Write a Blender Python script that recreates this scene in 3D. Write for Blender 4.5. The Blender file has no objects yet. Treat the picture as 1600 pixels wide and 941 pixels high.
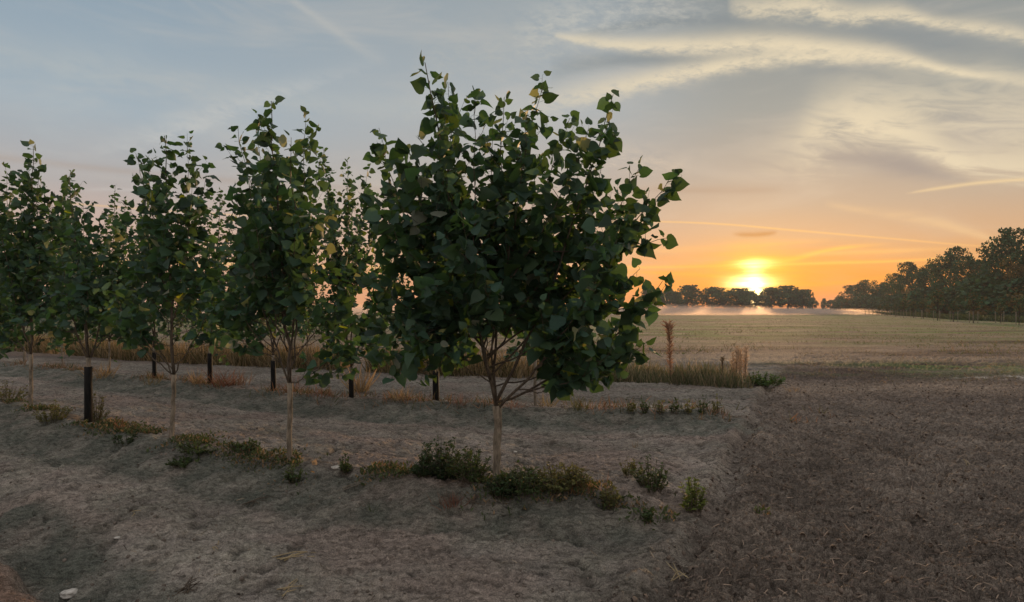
import bpy, math, random
import numpy as np
from mathutils import Vector

# ------------------------------------------------------------------ set-up
scene = bpy.context.scene
COL = scene.collection
F = 953.0            # focal length in photo pixels (1600 wide)
CAM_H = 1.7
HOR = 480.0
rnd = random.Random(11)
NR = np.random.RandomState(5)

cam_d = bpy.data.cameras.new("camera")
cam = bpy.data.objects.new("camera", cam_d)
COL.objects.link(cam)
cam.location = (0, 0, CAM_H)
cam.rotation_euler = (math.pi / 2, 0, 0)
cam_d.sensor_width = 36.0
cam_d.lens = 36.0 * F / 1600.0
cam_d.shift_y = (HOR - 470.5) / 1600.0
cam_d.clip_start = 0.05
cam_d.clip_end = 6000
scene.camera = cam

scene.view_settings.view_transform = 'Standard'
scene.view_settings.look = 'None'
scene.view_settings.gamma = 1
scene.view_settings.use_curve_mapping = False
scene.view_settings.exposure = 0.0
scene.cycles.max_bounces = 6
scene.cycles.diffuse_bounces = 3
scene.cycles.transmission_bounces = 4
scene.cycles.volume_bounces = 0
scene.cycles.volume_max_steps = 64
scene.cycles.use_denoising = True

SUN_AZ = math.atan((1180 - 800) / F)      # to the right of straight ahead
SUN_EL = math.radians(3.6)

def lin(c):
    out = []
    for v in c:
        v = v / 255.0
        out.append(v / 12.92 if v <= 0.04045 else ((v + 0.055) / 1.055) ** 2.4)
    return (out[0], out[1], out[2], 1.0)

sun_d = bpy.data.lights.new("sun", 'SUN')
sun_d.energy = 3.0
sun_d.angle = math.radians(0.7)
sun_d.color = (1.0, 0.60, 0.28)
sun = bpy.data.objects.new("sun", sun_d)
COL.objects.link(sun)
sdir = Vector((math.sin(SUN_AZ) * math.cos(SUN_EL), math.cos(SUN_AZ) * math.cos(SUN_EL), math.sin(SUN_EL)))
sun.rotation_euler = sdir.to_track_quat('Z', 'Y').to_euler()

# ------------------------------------------------------------------ sky
class G:
    """little node-graph writer"""
    def __init__(s, nt):
        s.nt = nt
    def n(s, t, **kw):
        nd = s.nt.nodes.new(t)
        for k, v in kw.items():
            setattr(nd, k, v)
        return nd
    def put(s, sock, v):
        if hasattr(v, 'is_linked') or isinstance(v, bpy.types.NodeSocket):
            s.nt.links.new(v, sock)
        else:
            sock.default_value = v
    def m(s, op, a, b=None, c=None, clamp=False):
        nd = s.n('ShaderNodeMath', operation=op)
        nd.use_clamp = clamp
        s.put(nd.inputs[0], a)
        if b is not None: s.put(nd.inputs[1], b)
        if c is not None: s.put(nd.inputs[2], c)
        return nd.outputs[0]
    def smooth(s, x, a, b):
        nd = s.n('ShaderNodeMapRange', interpolation_type='SMOOTHSTEP')
        s.put(nd.inputs['Value'], x); s.put(nd.inputs['From Min'], a); s.put(nd.inputs['From Max'], b)
        return nd.outputs['Result']
    def mix(s, f, a, b, bt='MIX'):
        nd = s.n('ShaderNodeMix', data_type='RGBA', blend_type=bt)
        s.put(nd.inputs[0], f); s.put(nd.inputs[6], a); s.put(nd.inputs[7], b)
        return nd.outputs[2]
    def xyz(s, x, y, z):
        nd = s.n('ShaderNodeCombineXYZ')
        s.put(nd.inputs[0], x); s.put(nd.inputs[1], y); s.put(nd.inputs[2], z)
        return nd.outputs[0]
    def noise(s, vec, scale, detail=4, rough=0.55, dist=0.0):
        nd = s.n('ShaderNodeTexNoise')
        s.put(nd.inputs['Vector'], vec)
        nd.inputs['Scale'].default_value = scale
        nd.inputs['Detail'].default_value = detail
        nd.inputs['Roughness'].default_value = rough
        nd.inputs['Distortion'].default_value = dist
        return nd.outputs['Fac']
    def ramp(s, f, stops):
        nd = s.n('ShaderNodeValToRGB')
        cr = nd.color_ramp
        while len(cr.elements) < len(stops):
            cr.elements.new(0.5)
        for e, (p, c) in zip(cr.elements, stops):
            e.position = p; e.color = c
        s.put(nd.inputs[0], f)
        return nd.outputs[0]

def az_of(px): return math.atan((px - 800) / F)
def v_of(px, py): return (HOR - py) / math.hypot(F, px - 800)

def make_world():
    w = bpy.data.worlds.new("World")
    scene.world = w
    w.use_nodes = True
    nt = w.node_tree
    nt.nodes.clear()
    g = G(nt)
    tc = g.n('ShaderNodeTexCoord')
    sp = g.n('ShaderNodeSeparateXYZ')
    nt.links.new(tc.outputs['Generated'], sp.inputs[0])
    x, y, z = sp.outputs
    az = g.m('ARCTAN2', x, y)
    h = g.m('SQRT', g.m('ADD', g.m('MULTIPLY', x, x), g.m('MULTIPLY', y, y)))
    v = g.m('DIVIDE', z, g.m('MAXIMUM', h, 0.02))
    vc = g.m('MAXIMUM', v, 0.0)
    vf = g.m('MINIMUM', vc, 1.0)
    L = lambda *st: [(p, lin(c)) for p, c in st]
    left = g.ramp(vf, L((0, (214, 158, 132)), (.05, (214, 170, 148)), (.11, (200, 172, 158)), (.17, (176, 170, 168)),
                        (.27, (160, 174, 184)), (.48, (136, 156, 172)), (.62, (150, 164, 178)), (1, (200, 205, 212))))
    mid = g.ramp(vf, L((0, (236, 150, 78)), (.05, (224, 160, 112)), (.11, (206, 170, 146)), (.2, (180, 169, 160)),
                       (.32, (166, 173, 177)), (.5, (152, 162, 168)), (.62, (160, 168, 174)), (1, (204, 206, 210))))
    right = g.ramp(vf, L((0, (234, 106, 6)), (.026, (236, 134, 34)), (.055, (226, 156, 86)), (.10, (206, 166, 130)),
                         (.15, (188, 167, 146)), (.21, (172, 163, 152)), (.30, (154, 157, 153)), (.5, (130, 139, 143)), (.62, (150, 156, 160)), (1, (206, 206, 206))))
    back = g.ramp(vf, L((0, (196, 180, 172)), (.2, (200, 190, 186)), (.6, (206, 203, 204)), (1, (208, 208, 212))))  # unseen sky behind the camera, brightened as fill for the ground
    c = g.mix(g.smooth(az, az_of(60), az_of(820)), left, mid)
    c = g.mix(g.smooth(az, az_of(880), az_of(1200)), c, right)
    aab = g.m('ABSOLUTE', az)
    c = g.mix(g.smooth(aab, 0.95, 1.6), c, back)
    # physical sky underneath
    sky = g.n('ShaderNodeTexSky', sky_type='NISHITA')
    sky.sun_disc = False
    sky.sun_elevation = SUN_EL
    sky.sun_rotation = SUN_AZ
    sky.air_density = 1.2
    sky.dust_density = 2.0

    # soft broad mottling of the high cloud veil
    fib = g.xyz(g.m('MULTIPLY', az, 2.2), g.m('MULTIPLY', v, 9.0), 0.3)
    veil = g.noise(fib, 1.6, 5, .6, .6)
    c = g.mix(g.m('MULTIPLY', g.smooth(veil, .45, .75), .22), c, lin((212, 200, 184)))

    t = g.m('ADD', g.m('MULTIPLY', az, 1 / 1.7), 0.5)
    # fibrous texture used by all streaks
    wz = g.noise(g.xyz(g.m('MULTIPLY', az, 8), g.m('MULTIPLY', v, 8), 1.0), 1.0, 3)
    fib1 = g.noise(g.xyz(g.m('ADD', g.m('MULTIPLY', az, 22), g.m('MULTIPLY', v, 34)), g.m('SUBTRACT', g.m('MULTIPLY', v, 40), g.m('MULTIPLY', az, 10)), 2.0), 1.6, 9, .74, .25)
    fib2 = g.noise(g.xyz(g.m('MULTIPLY', az, 9), g.m('MULTIPLY', v, 42), 5.0), 1.0, 6, .62, .4)

    fib3 = g.noise(g.xyz(g.m('SUBTRACT', g.m('MULTIPLY', az, 12), g.m('MULTIPLY', v, 8)), g.m('ADD', g.m('MULTIPLY', v, 52), g.m('MULTIPLY', az, 14)), 7.0), 1.0, 8, .64, .6)
    def streak(base, pts, col, k_low=3.0, tex=fib1, lo=.30, hi=.62, wob=0.25, amt=1.0):
        """pts: (px, py, width px, intensity) along the streak; spans the azimuth range of pts"""
        pts = sorted(pts)
        rc = g.n('ShaderNodeRGBCurve')
        mp = rc.mapping
        mp.extend = 'HORIZONTAL'
        for ch in range(3):
            cu = mp.curves[ch]
            vals = []
            for (px, py, wd, it) in pts:
                tt = az_of(px) / 1.7 + .5
                vals.append((tt, [v_of(px, py), wd / 100.0, it][ch]))
            while len(cu.points) < len(vals):
                cu.points.new(0.5, 0.5)
            for p, (a, b) in zip(cu.points, vals):
                p.location = (a, min(max(b, 0), 1))
        mp.update()
        nt.links.new(g.xyz(t, t, t), rc.inputs['Color'])
        s3 = g.n('ShaderNodeSeparateColor')
        nt.links.new(rc.outputs[0], s3.inputs[0])
        wid = g.m('MULTIPLY', s3.outputs[1], 100 / F)
        d = g.m('DIVIDE', g.m('SUBTRACT', v, s3.outputs[0]), g.m('MAXIMUM', wid, 0.0003))
        d = g.m('ADD', d, g.m('MULTIPLY', g.m('SUBTRACT', wz, .5), wob * 4))
        d = g.m('ADD', d, g.m('MULTIPLY', g.m('SUBTRACT', tex, .5), wob * 9))
        d2 = g.m('MULTIPLY', d, d)
        kk = g.m('ADD', 1.0, g.m('MULTIPLY', g.m('LESS_THAN', d, 0.0), k_low - 1))
        pr = g.m('EXPONENT', g.m('MULTIPLY', g.m('MULTIPLY', d2, kk), -1.0))
        tx = g.smooth(tex, lo, hi)
        f = g.m('MULTIPLY', g.m('MULTIPLY', pr, s3.outputs[2]), g.m('MULTIPLY', tx, amt), clamp=True)
        return g.mix(f, base, col)

    cream = lin((232, 216, 184)); pale = lin((206, 202, 190)); gold = lin((248, 196, 120)); amber = lin((255, 200, 104))
    grey = lin((128, 138, 143)); mauve = lin((168, 146, 130))
    # dark lanes between the vapour bands
    c = streak(c, [(860, 110, 30, 0), (960, 95, 14, .7), (1100, 92, 12, .8), (1200, 90, 8, 0)], grey, 1.5, fib2, .0, .4, .1)
    c = streak(c, [(1150, 60, 22, 0), (1200, 55, 18, .5), (1400, 60, 24, .8), (1600, 90, 20, .8), (1640, 100, 20, .8)], grey, 1.2, fib2, .0, .4, .1)
    c = streak(c, [(900, 62, 10, 0), (980, 42, 10, .6), (1100, 32, 8, .7), (1180, 34, 6, 0)], grey, 1.2, fib2, .0, .4, .1)
    c = streak(c, [(1250, 110, 8, 0), (1330, 112, 10, .6), (1430, 128, 12, .8), (1500, 150, 10, 0)], grey, 1.2, fib2, .0, .4, .1)
    # vapour bands, upper right
    c = streak(c, [(800, 60, 30, 0), (880, 30, 40, .45), (1000, 10, 34, .5), (1110, 10, 22, .2), (1160, 0, 20, 0)], pale, 1.5, fib1, .36, .7, .2)
    c = streak(c, [(1140, 8, 18, 0), (1180, 12, 20, .7), (1260, 10, 24, .8), (1330, 25, 18, .8), (1400, 22, 14, .8), (1460, 36, 10, .8), (1560, 50, 12, .7), (1640, 75, 10, .7)], cream, 2.5, fib1, .12, .62, .16)
    c = streak(c, [(865, 55, 4, 0), (900, 62, 9, .7), (1000, 72, 15, .8), (1100, 72, 18, .85), (1200, 68, 18, .85), (1300, 78, 18, .9), (1400, 92, 14, .85), (1480, 110, 8, .85), (1600, 128, 10, .5), (1640, 134, 8, .5)], cream, 2.2, fib1, .05, .60, .12)
    c = streak(c, [(820, 175, 24, .1), (900, 150, 22, .5), (1000, 130, 18, .75), (1100, 108, 16, .85), (1180, 95, 15, .85), (1260, 88, 12, .8), (1340, 95, 8, .3), (1400, 100, 6, 0)], cream, 1.6, fib1, .10, .62, .14)
    c = streak(c, [(1120, 285, 10, 0), (1180, 272, 13, .10), (1235, 250, 20, .26), (1300, 195, 60, .5), (1400, 170, 55, .62), (1480, 165, 50, .55), (1560, 175, 60, .5), (1640, 190, 60, .5)], cream, 1.5, fib3, .25, .66, .2)
    c = streak(c, [(1140, 250, 14, 0), (1190, 235, 20, .10), (1240, 212, 30, .30), (1300, 190, 40, .58), (1380, 200, 34, .7), (1440, 225, 30, .75), (1500, 255, 24, .8), (1580, 262, 26, .7), (1640, 265, 26, .7)], cream, 2.5, fib3, .12, .62, .2)
    c = streak(c, [(1280, 246, 8, 0), (1340, 246, 14, .7), (1400, 256, 18, .8), (1460, 272, 10, .6), (1520, 285, 6, 0)], lin((150, 144, 142)), 1.2, fib2, 0, .4, .1)
    c = streak(c, [(880, 250, 14, 0), (960, 245, 24, .35), (1040, 255, 20, .3), (1080, 270, 18, 0)], lin((226, 206, 180)), 1.5, fib1, .35, .7, .25)
    # thin contrails, low down
    c = streak(c, [(1420, 302, 1.5, 0), (1470, 294, 2.4, .55), (1540, 285, 2.4, .6), (1640, 279, 2.2, .6)], lin((240, 210, 160)), 1.2, fib2, 0, .5, .02)
    c = streak(c, [(1020, 296, 5, .3), (1100, 298, 6, .5), (1220, 296, 5, 0)], mauve, 1.2, fib2, 0, .5, .05)
    c = streak(c, [(1000, 346, 1.4, .35), (1120, 350, 1.6, .5), (1240, 360, 1.6, .5), (1380, 372, 1.5, .5), (1520, 384, 1.4, .3), (1580, 388, 1.4, 0)], gold, 1.2, fib2, 0, .5, .02)
    c = streak(c, [(1290, 318, 5, 0), (1360, 332, 6, .35), (1450, 345, 8, .4), (1530, 368, 6, .5), (1560, 378, 5, 0)], lin((236, 200, 150)), 1.5, fib2, .1, .6, .1)
    c = streak(c, [(1190, 414, 3, .2), (1240, 405, 4, .8), (1290, 392, 3, .8), (1340, 385, 3, .4), (1400, 381, 3, 0)], amber, 1.2, fib2, 0, .5, .03)
    c = streak(c, [(1160, 415, 2, .4), (1300, 411, 2.4, .8), (1400, 408, 2, .6), (1500, 402, 2, 0)], amber, 1.2, fib2, 0, .5, .03)
    c = streak(c, [(1250, 398, 3, 0), (1350, 394, 4, .5), (1450, 390, 3, .3), (1520, 388, 3, 0)], gold, 1.2, fib2, .1, .6, .05)
    c = streak(c, [(1000, 395, 5, .3), (1100, 388, 6, .4), (1200, 380, 5, .35), (1300, 376, 5, 0)], gold, 1.2, fib2, .3, .7, .1)
    c = streak(c, [(1180, 452, 3, .2), (1260, 446, 3, .6), (1330, 440, 3, .5), (1400, 430, 3, 0)], lin((250, 168, 70)), 1.2, fib2, 0, .5, .03)
    c = streak(c, [(1000, 425, 4, .4), (1100, 430, 3, .5), (1150, 432, 3, .3), (1200, 434, 3, 0)], lin((255, 180, 70)), 1.2, fib2, .2, .6, .05)
    c = streak(c, [(1148, 366, 3, 0), (1160, 367, 4, .8), (1195, 366, 4, .9), (1215, 363, 3, 0)], lin((176, 128, 92)), 1.5, fib2, 0, .35, .1)
    # left part of the sky
    c = streak(c, [(430, -20, 7, .5), (470, 10, 7, .5), (520, 45, 9, .42), (570, 80, 11, .3), (610, 100, 11, 0)], lin((184, 184, 180)), 1.2, fib1, .15, .5, .08)
    c = streak(c, [(90, 250, 14, 0), (200, 225, 20, .35), (300, 195, 26, .55), (400, 160, 20, .5), (520, 120, 16, .2), (620, 90, 14, 0)], lin((196, 196, 192)), 4.0, fib1, .25, .65, .15)
    c = streak(c, [(40, 240, 40, 0), (80, 170, 60, .3), (140, 110, 50, .25), (260, 60, 40, 0)], lin((176, 184, 186)), 1.0, fib1, .3, .7, .2)
    c = streak(c, [(130, 297, 2, 0), (170, 296, 2.5, .4), (250, 300, 2, 0)], lin((196, 190, 186)), 1.2, fib2, 0, .5, .02)
    c = streak(c, [(640, 100, 40, 0), (760, 70, 60, .35), (880, 60, 50, .3), (960, 70, 30, 0)], lin((186, 184, 174)), 1.2, fib1, .3, .75, .2)

    # glow of the low sun, broken by thin bars of cloud
    bars = g.noise(g.xyz(g.m('MULTIPLY', az, 7), g.m('MULTIPLY', v, 130), 9.0), 1.0, 4, .6)
    def blob(px, py, wx, wy, k=1.0):
        dx = g.m('DIVIDE', g.m('SUBTRACT', az, az_of(px)), wx / F)
        dy = g.m('DIVIDE', g.m('SUBTRACT', v, v_of(px, py)), wy / F)
        r2 = g.m('ADD', g.m('MULTIPLY', dx, dx), g.m('MULTIPLY', dy, dy))
        return g.m('MULTIPLY', g.m('EXPONENT', g.m('MULTIPLY', r2, -1.0)), k)
    bm = g.m('ADD', .55, g.m('MULTIPLY', g.smooth(bars, .35, .65), .6))
    c = g.mix(g.m('MULTIPLY', blob(1185, 440, 150, 40, .7), bm), c, lin((255, 158, 34)))
    c = g.mix(g.m('MULTIPLY', blob(1180, 426, 42, 30, .9), bm, clamp=True), c, lin((255, 214, 62)))
    core = g.m('ADD', blob(1180, 413, 22, 6, 1.2), g.m('ADD', g.m('ADD', blob(1170, 441, 27, 9, 2.8), blob(1178, 428, 12, 14, 1.2)), blob(1181, 460, 9, 17, 3.5)))
    core = g.m('MULTIPLY', core, bm)
    addc = g.mix(1.0, g.xyz(core, core, core), (1.0, .9, .42, 1), 'MULTIPLY')
    c = g.mix(1.0, c, addc, 'ADD')
    # a little real sky on top
    n2 = g.mix(1.0, sky.outputs[0], (0.008, 0.008, 0.008, 1), 'MULTIPLY')
    c = g.mix(1.0, c, n2, 'ADD')
    # overhead sky, out of view, brightened to light the ground
    c = g.mix(g.smooth(v, .9, 2.5), c, lin((222, 220, 220)))
    below = g.smooth(v, -0.02, -0.12)
    c = g.mix(g.m('LESS_THAN', v, -0.03), c, lin((90, 84, 78)))
    bg = g.n('ShaderNodeBackground')
    bg.inputs[1].default_value = 1.0
    nt.links.new(c, bg.inputs[0])
    out = g.n('ShaderNodeOutputWorld')
    nt.links.new(bg.outputs[0], out.inputs[0])
    w.cycles.sampling_method = 'MANUAL'
    w.cycles.sample_map_resolution = 1024
make_world()

# ------------------------------------------------------------------ numpy noise
_perm = np.random.RandomState(3).permutation(4096)
def _hash(ix, iy, seed):
    return _perm[(_perm[(ix + seed * 131) & 4095] + iy) & 4095]
def perlin(x, y, seed=0):
    x = np.asarray(x, float); y = np.asarray(y, float)
    ix = np.floor(x).astype(int); iy = np.floor(y).astype(int)
    fx = x - ix; fy = y - iy
    u = fx * fx * fx * (fx * (fx * 6 - 15) + 10); w = fy * fy * fy * (fy * (fy * 6 - 15) + 10)
    def gr(a, b, dx, dy):
        an = _hash(a, b, seed) * (2 * math.pi / 4096.0)
        return np.cos(an) * dx + np.sin(an) * dy
    n00 = gr(ix, iy, fx, fy); n10 = gr(ix + 1, iy, fx - 1, fy)
    n01 = gr(ix, iy + 1, fx, fy - 1); n11 = gr(ix + 1, iy + 1, fx - 1, fy - 1)
    return ((n00 * (1 - u) + n10 * u) * (1 - w) + (n01 * (1 - u) + n11 * u) * w) * 1.5
def fbm(x, y, seed=0, octv=4, gain=.5):
    s = 0; a = 1; f = 1
    for o in range(octv):
        s = s + a * perlin(x * f, y * f, seed + o * 7); a *= gain; f *= 2.03
    return s
def sst(a, b, x):
    t = np.clip((x - a) / (b - a), 0, 1)   # also falls when a > b
    return t * t * (3 - 2 * t)

# ------------------------------------------------------------------ terrain height
H1 = .15
def flat(px, py, h=0.0):
    D = F * (CAM_H - h) / (py - HOR)
    return ((px - 800) / F * D, D)
def curve(pts, h):
    a = sorted(flat(px, py, h) for px, py in pts)
    return np.array([p[0] for p in a]), np.array([p[1] for p in a])
C1 = curve([(48, 642), (138, 664), (268, 690), (453, 728), (600, 748), (776, 766), (1000, 776), (1090, 778)], H1)
C1 = (np.concatenate([[-40], C1[0], [20]]), np.concatenate([[C1[1][0] + (40 + C1[0][0]) * .62], C1[1], [C1[1][-1] + 2]]))
C2 = curve([(97, 577), (171, 587), (241, 595), (328, 602), (427, 612), (549, 624), (681, 630), (836, 637), (1160, 641)], H1)
C2 = (np.concatenate([[-60], C2[0], [20]]), np.concatenate([[C2[1][0] + (60 + C2[0][0]) * .62], C2[1], [C2[1][-1] + 2]]))
# right-hand edge of the planted plot
EB = np.array([flat(1020, 941), flat(1040, 900), flat(1110, 800), flat(1150, 700), flat(1185, 640), flat(1200, 600), flat(1230, 560)])
def edge_x(Y):
    return np.interp(Y, np.concatenate([[-5], EB[:, 1], [60]]), np.concatenate([[EB[0, 0] - 3.2], EB[:, 0], [30]]))
GA = np.array(flat(0, 845)); GB = np.array(flat(112, 948))

def ridge(X, Y, C, w0, w1, H, L):
    yc = np.interp(X, *C)
    sl = np.interp(X + .3, *C) - np.interp(X - .3, *C)
    cosf = .6 / np.sqrt(.36 + sl * sl)
    s = (Y - yc) * cosf
    w = np.interp(X, [-8, 1], [w1, w0])
    wig = perlin(X * 1.1, Y * 1.1, 41) * .14 + perlin(X * 3.3, Y * 3.3, 43) * .06
    s = s + wig
    near = sst(-w, -w * .08, s)
    far = 1 - np.clip(s / L, 0, 1) ** 1.2
    lip = np.exp(-((s + .02) / .22) ** 2) * .03
    return np.where(s < 0, near, far) * H + lip, s

def base_height(X, Y):
    X = np.asarray(X, float); Y = np.asarray(Y, float)
    e = X - edge_x(Y)
    inside = 1 - sst(-.9, -.05, e)
    r1, s1 = ridge(X, Y, C1, .50, .95, H1, 3.0)
    r2, s2 = ridge(X, Y, C2, 1.0, 1.0, H1, 3.4)
    h = (r1 + r2) * inside
    trench = (-.07 * np.exp(-((e - .05) / .10) ** 2) + .05 * np.exp(-((e + .14) / .12) ** 2) + .04 * np.exp(-((e - .3) / .16) ** 2)) * sst(20, 12, Y) * sst(0, 2, Y)
    h = h + trench * (1 + .8 * perlin(X * 2.5, Y * 2.5, 5))
    # gully at lower left
    d = GB - GA; n = np.array([-d[1], d[0]]); n = n / np.hypot(*n)
    q = (X - GA[0]) * n[0] + (Y - GA[1]) * n[1]     # positive to the upper right?
    if n[0] < 0: q = -q
    q = q + perlin(X * 1.7, Y * 1.7, 17) * .07
    g = -.20 * np.where(q > 0, 1 - sst(0, .8, q), np.exp(-(q / .08) ** 2)) + .03 * np.exp(-((q + .22) / .12) ** 2)
    h = h + g * sst(-9, -6, X) * sst(7, 5, Y)
    far = sst(25, 60, np.hypot(X, Y))
    h = h * (1 - far)
    h = h + perlin(X * .35, Y * .35, 8) * .03 * (1 - far)
    return h, e, s1, s2, q

def zones(X, Y):
    h, e, s1, s2, q = base_height(X, Y)
    till = sst(-.45, .35, e + fbm(X * 1.6, Y * 1.6, 23, 4, .6) * .34)
    r = np.hypot(X, Y)
    return h, e, s1, s2, q, till, r

def height(X, Y):
    h, e, s1, s2, q, till, r = zones(X, Y)
    near = 1 - sst(14, 30, r)
    sandy = fbm(X * 2.2, Y * 2.2, 61, 2) * .018
    # long drag marks and wheel ruts that follow the row
    along = X * .87 - Y * .5
    sandy = sandy + perlin(s1 * 2.6, along * .22, 141) * .028 + perlin(s1 * 7, along * .5, 143) * .010
    # hoof and boot dents
    dn = perlin(X * 5.5, Y * 7.0, 77)
    sandy = sandy - sst(.25, .55, dn) * .028 + fbm(X * 9, Y * 9, 63, 5, .70) * .017 - sst(.35, .6, perlin(X * 12, Y * 15, 79)) * .014
    mound = fbm(X * 3.0, Y * 3.4, 90, 5, .62)
    clod = 1 - np.abs(fbm(X * 6.5, Y * 9, 95, 4, .6)) * 1.6
    tl = mound * .035 + clod * .050 - .03 + fbm(X * 20, Y * 26, 99, 3, .7) * .018
    return h + (sandy * (1 - till) + tl * till) * (.25 + .75 * near)

def hgt(x, y):
    return float(height(np.array([x]), np.array([y]))[0])
def ground_px(px, py):
    """where the sight line through a photo pixel meets the ground"""
    dx = (px - 800) / F; dz = (HOR - py) / F
    t = np.linspace(1.5, 60, 6000)
    if py < 530:
        t = np.linspace(20, 1200, 12000)
    hh = height(dx * t, t) if py >= 530 else t * 0
    zz = CAM_H + dz * t
    i = int(np.argmax(zz <= hh))
    return float(dx * t[i]), float(t[i]), float(hh[i])

# ------------------------------------------------------------------ object helpers
def link(name, me, mat=None, parent=None):
    o = bpy.data.objects.new(name, me)
    COL.objects.link(o)
    if mat and me is not None and not me.materials:
        me.materials.append(mat)
    if parent: o.parent = parent
    return o
def tag(o, label=None, cat=None, group=None, kind=None):
    if label: o['label'] = label
    if cat: o['category'] = cat
    if group: o['group'] = group
    if kind: o['kind'] = kind
    return o
def empty(name, loc, label, cat, group=None, rz=0):
    o = bpy.data.objects.new(name, None)
    COL.objects.link(o)
    o.location = loc; o.rotation_euler.z = rz
    o.empty_display_size = .2
    return tag(o, label, cat, group)
def np_mesh(name, V, Fc, smooth=False, tint=None):
    """V (n,3), Fc: list/array of same-size faces or a list of arrays"""
    me = bpy.data.meshes.new(name)
    if not isinstance(Fc, list): Fc = [Fc]
    Fc = [np.asarray(f, np.int32) for f in Fc if len(f)]
    loops = np.concatenate([f.ravel() for f in Fc])
    cnt = np.concatenate([np.full(len(f), f.shape[1], np.int32) for f in Fc])
    me.vertices.add(len(V)); me.vertices.foreach_set('co', np.asarray(V, np.float32).ravel())
    me.loops.add(len(loops)); me.loops.foreach_set('vertex_index', loops)
    me.polygons.add(len(cnt))
    st = np.concatenate([[0], np.cumsum(cnt)[:-1]]).astype(np.int32)
    me.polygons.foreach_set('loop_start', st)
    if tint is not None:
        a = me.attributes.new('tint', 'FLOAT_COLOR', 'POINT')
        t4 = np.ones((len(V), 4), np.float32); t4[:, :3] = tint
        a.data.foreach_set('color', t4.ravel())
    me.update(calc_edges=True)
    if smooth:
        me.polygons.foreach_set('use_smooth', np.ones(len(cnt), bool))
    me.validate()
    return me

class MB:
    def __init__(s):
        s.v = []; s.f = []
    def tube(s, pts, rad, n=6, cap=True):
        pts = [Vector(p) for p in pts]
        b = len(s.v)
        prev = None
        for i, p in enumerate(pts):
            if i == 0: t = pts[1] - p
            elif i == len(pts) - 1: t = p - pts[i - 1]
            else: t = pts[i + 1] - pts[i - 1]
            t.normalize()
            if prev is None:
                a = Vector((1, 0, 0)) if abs(t.x) < .8 else Vector((0, 1, 0))
                u = t.cross(a).normalized()
            else:
                u = (prev - t * prev.dot(t)).normalized()
            prev = u
            w = t.cross(u)
            for k in range(n):
                an = 2 * math.pi * k / n
                s.v.append(tuple(p + (u * math.cos(an) + w * math.sin(an)) * rad[i]))
        for i in range(len(pts) - 1):
            for k in range(n):
                k2 = (k + 1) % n
                s.f.append((b + i * n + k, b + i * n + k2, b + (i + 1) * n + k2, b + (i + 1) * n + k))
        if cap:
            s.f.append(tuple(b + k for k in reversed(range(n))))
            s.f.append(tuple(b + (len(pts) - 1) * n + k for k in range(n)))
    def build(s, name, mat, parent=None, smooth=True):
        me = bpy.data.meshes.new(name)
        me.from_pydata(s.v, [], s.f)
        if smooth:
            me.polygons.foreach_set('use_smooth', np.ones(len(me.polygons), bool))
        me.update()
        return link(name, me, mat, parent)

# ------------------------------------------------------------------ materials
def mat_new(name):
    m = bpy.data.materials.new(name)
    m.use_nodes = True
    nt = m.node_tree
    nt.nodes.clear()
    return m, G(nt), nt
def mat_tint(name, rough=.6, trans=0.0, tcol=(1.0, 1.0, 1.0), nscale=30, namt=.25, spec=.3, bump=0.0):
    """base colour from the per-vertex tint (leaf to leaf variation) times fine noise"""
    m, g, nt = mat_new(name)
    at = g.n('ShaderNodeAttribute', attribute_name='tint')
    tc = g.n('ShaderNodeTexCoord')
    nz = g.noise(tc.outputs['Object'], nscale, 3, .6)
    k = g.m('ADD', 1 - namt, g.m('MULTIPLY', nz, 2 * namt))
    col = g.mix(1.0, at.outputs['Color'], g.xyz(k, k, k), 'MULTIPLY')
    p = g.n('ShaderNodeBsdfPrincipled')
    nt.links.new(col, p.inputs['Base Color'])
    p.inputs['Roughness'].default_value = rough
    p.inputs['Specular IOR Level'].default_value = spec
    if bump:
        b = g.n('ShaderNodeBump'); b.inputs['Strength'].default_value = bump; b.inputs['Distance'].default_value = .01
        nt.links.new(nz, b.inputs['Height']); nt.links.new(b.outputs[0], p.inputs['Normal'])
    sh = p.outputs[0]
    if trans > 0:
        tr = g.n('ShaderNodeBsdfTranslucent')
        tcn = g.mix(1.0, col, (tcol[0], tcol[1], tcol[2], 1), 'MULTIPLY')
        nt.links.new(tcn, tr.inputs[0])
        mx = g.n('ShaderNodeMixShader'); mx.inputs[0].default_value = trans
        nt.links.new(sh, mx.inputs[1]); nt.links.new(tr.outputs[0], mx.inputs[2])
        sh = mx.outputs[0]
    o = g.n('ShaderNodeOutputMaterial')
    nt.links.new(sh, o.inputs[0])
    return m
def mat_bark(name, c1, c2, scale=14, rough=.9):
    m, g, nt = mat_new(name)
    tc = g.n('ShaderNodeTexCoord')
    mp = g.n('ShaderNodeMapping'); mp.inputs['Scale'].default_value = (1, 1, .28)
    nt.links.new(tc.outputs['Object'], mp.inputs[0])
    nz = g.noise(mp.outputs[0], scale * 3, 5, .65, .3)
    n2 = g.noise(tc.outputs['Object'], scale * .35, 3)
    f = g.smooth(g.m('ADD', g.m('MULTIPLY', nz, .7), g.m('MULTIPLY', n2, .3)), .36, .64)
    col = g.mix(f, c1, c2)
    p = g.n('ShaderNodeBsdfPrincipled')
    nt.links.new(col, p.inputs['Base Color']); p.inputs['Roughness'].default_value = rough
    p.inputs['Specular IOR Level'].default_value = .2
    b = g.n('ShaderNodeBump'); b.inputs['Strength'].default_value = .7; b.inputs['Distance'].default_value = .01
    nt.links.new(nz, b.inputs['Height']); nt.links.new(b.outputs[0], p.inputs['Normal'])
    o = g.n('ShaderNodeOutputMaterial'); nt.links.new(p.outputs[0], o.inputs[0])
    return m
M_LEAF = mat_tint('poplar_leaf', .6, .34, (3.0, 2.6, .8), 40, .18, .35)
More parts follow.
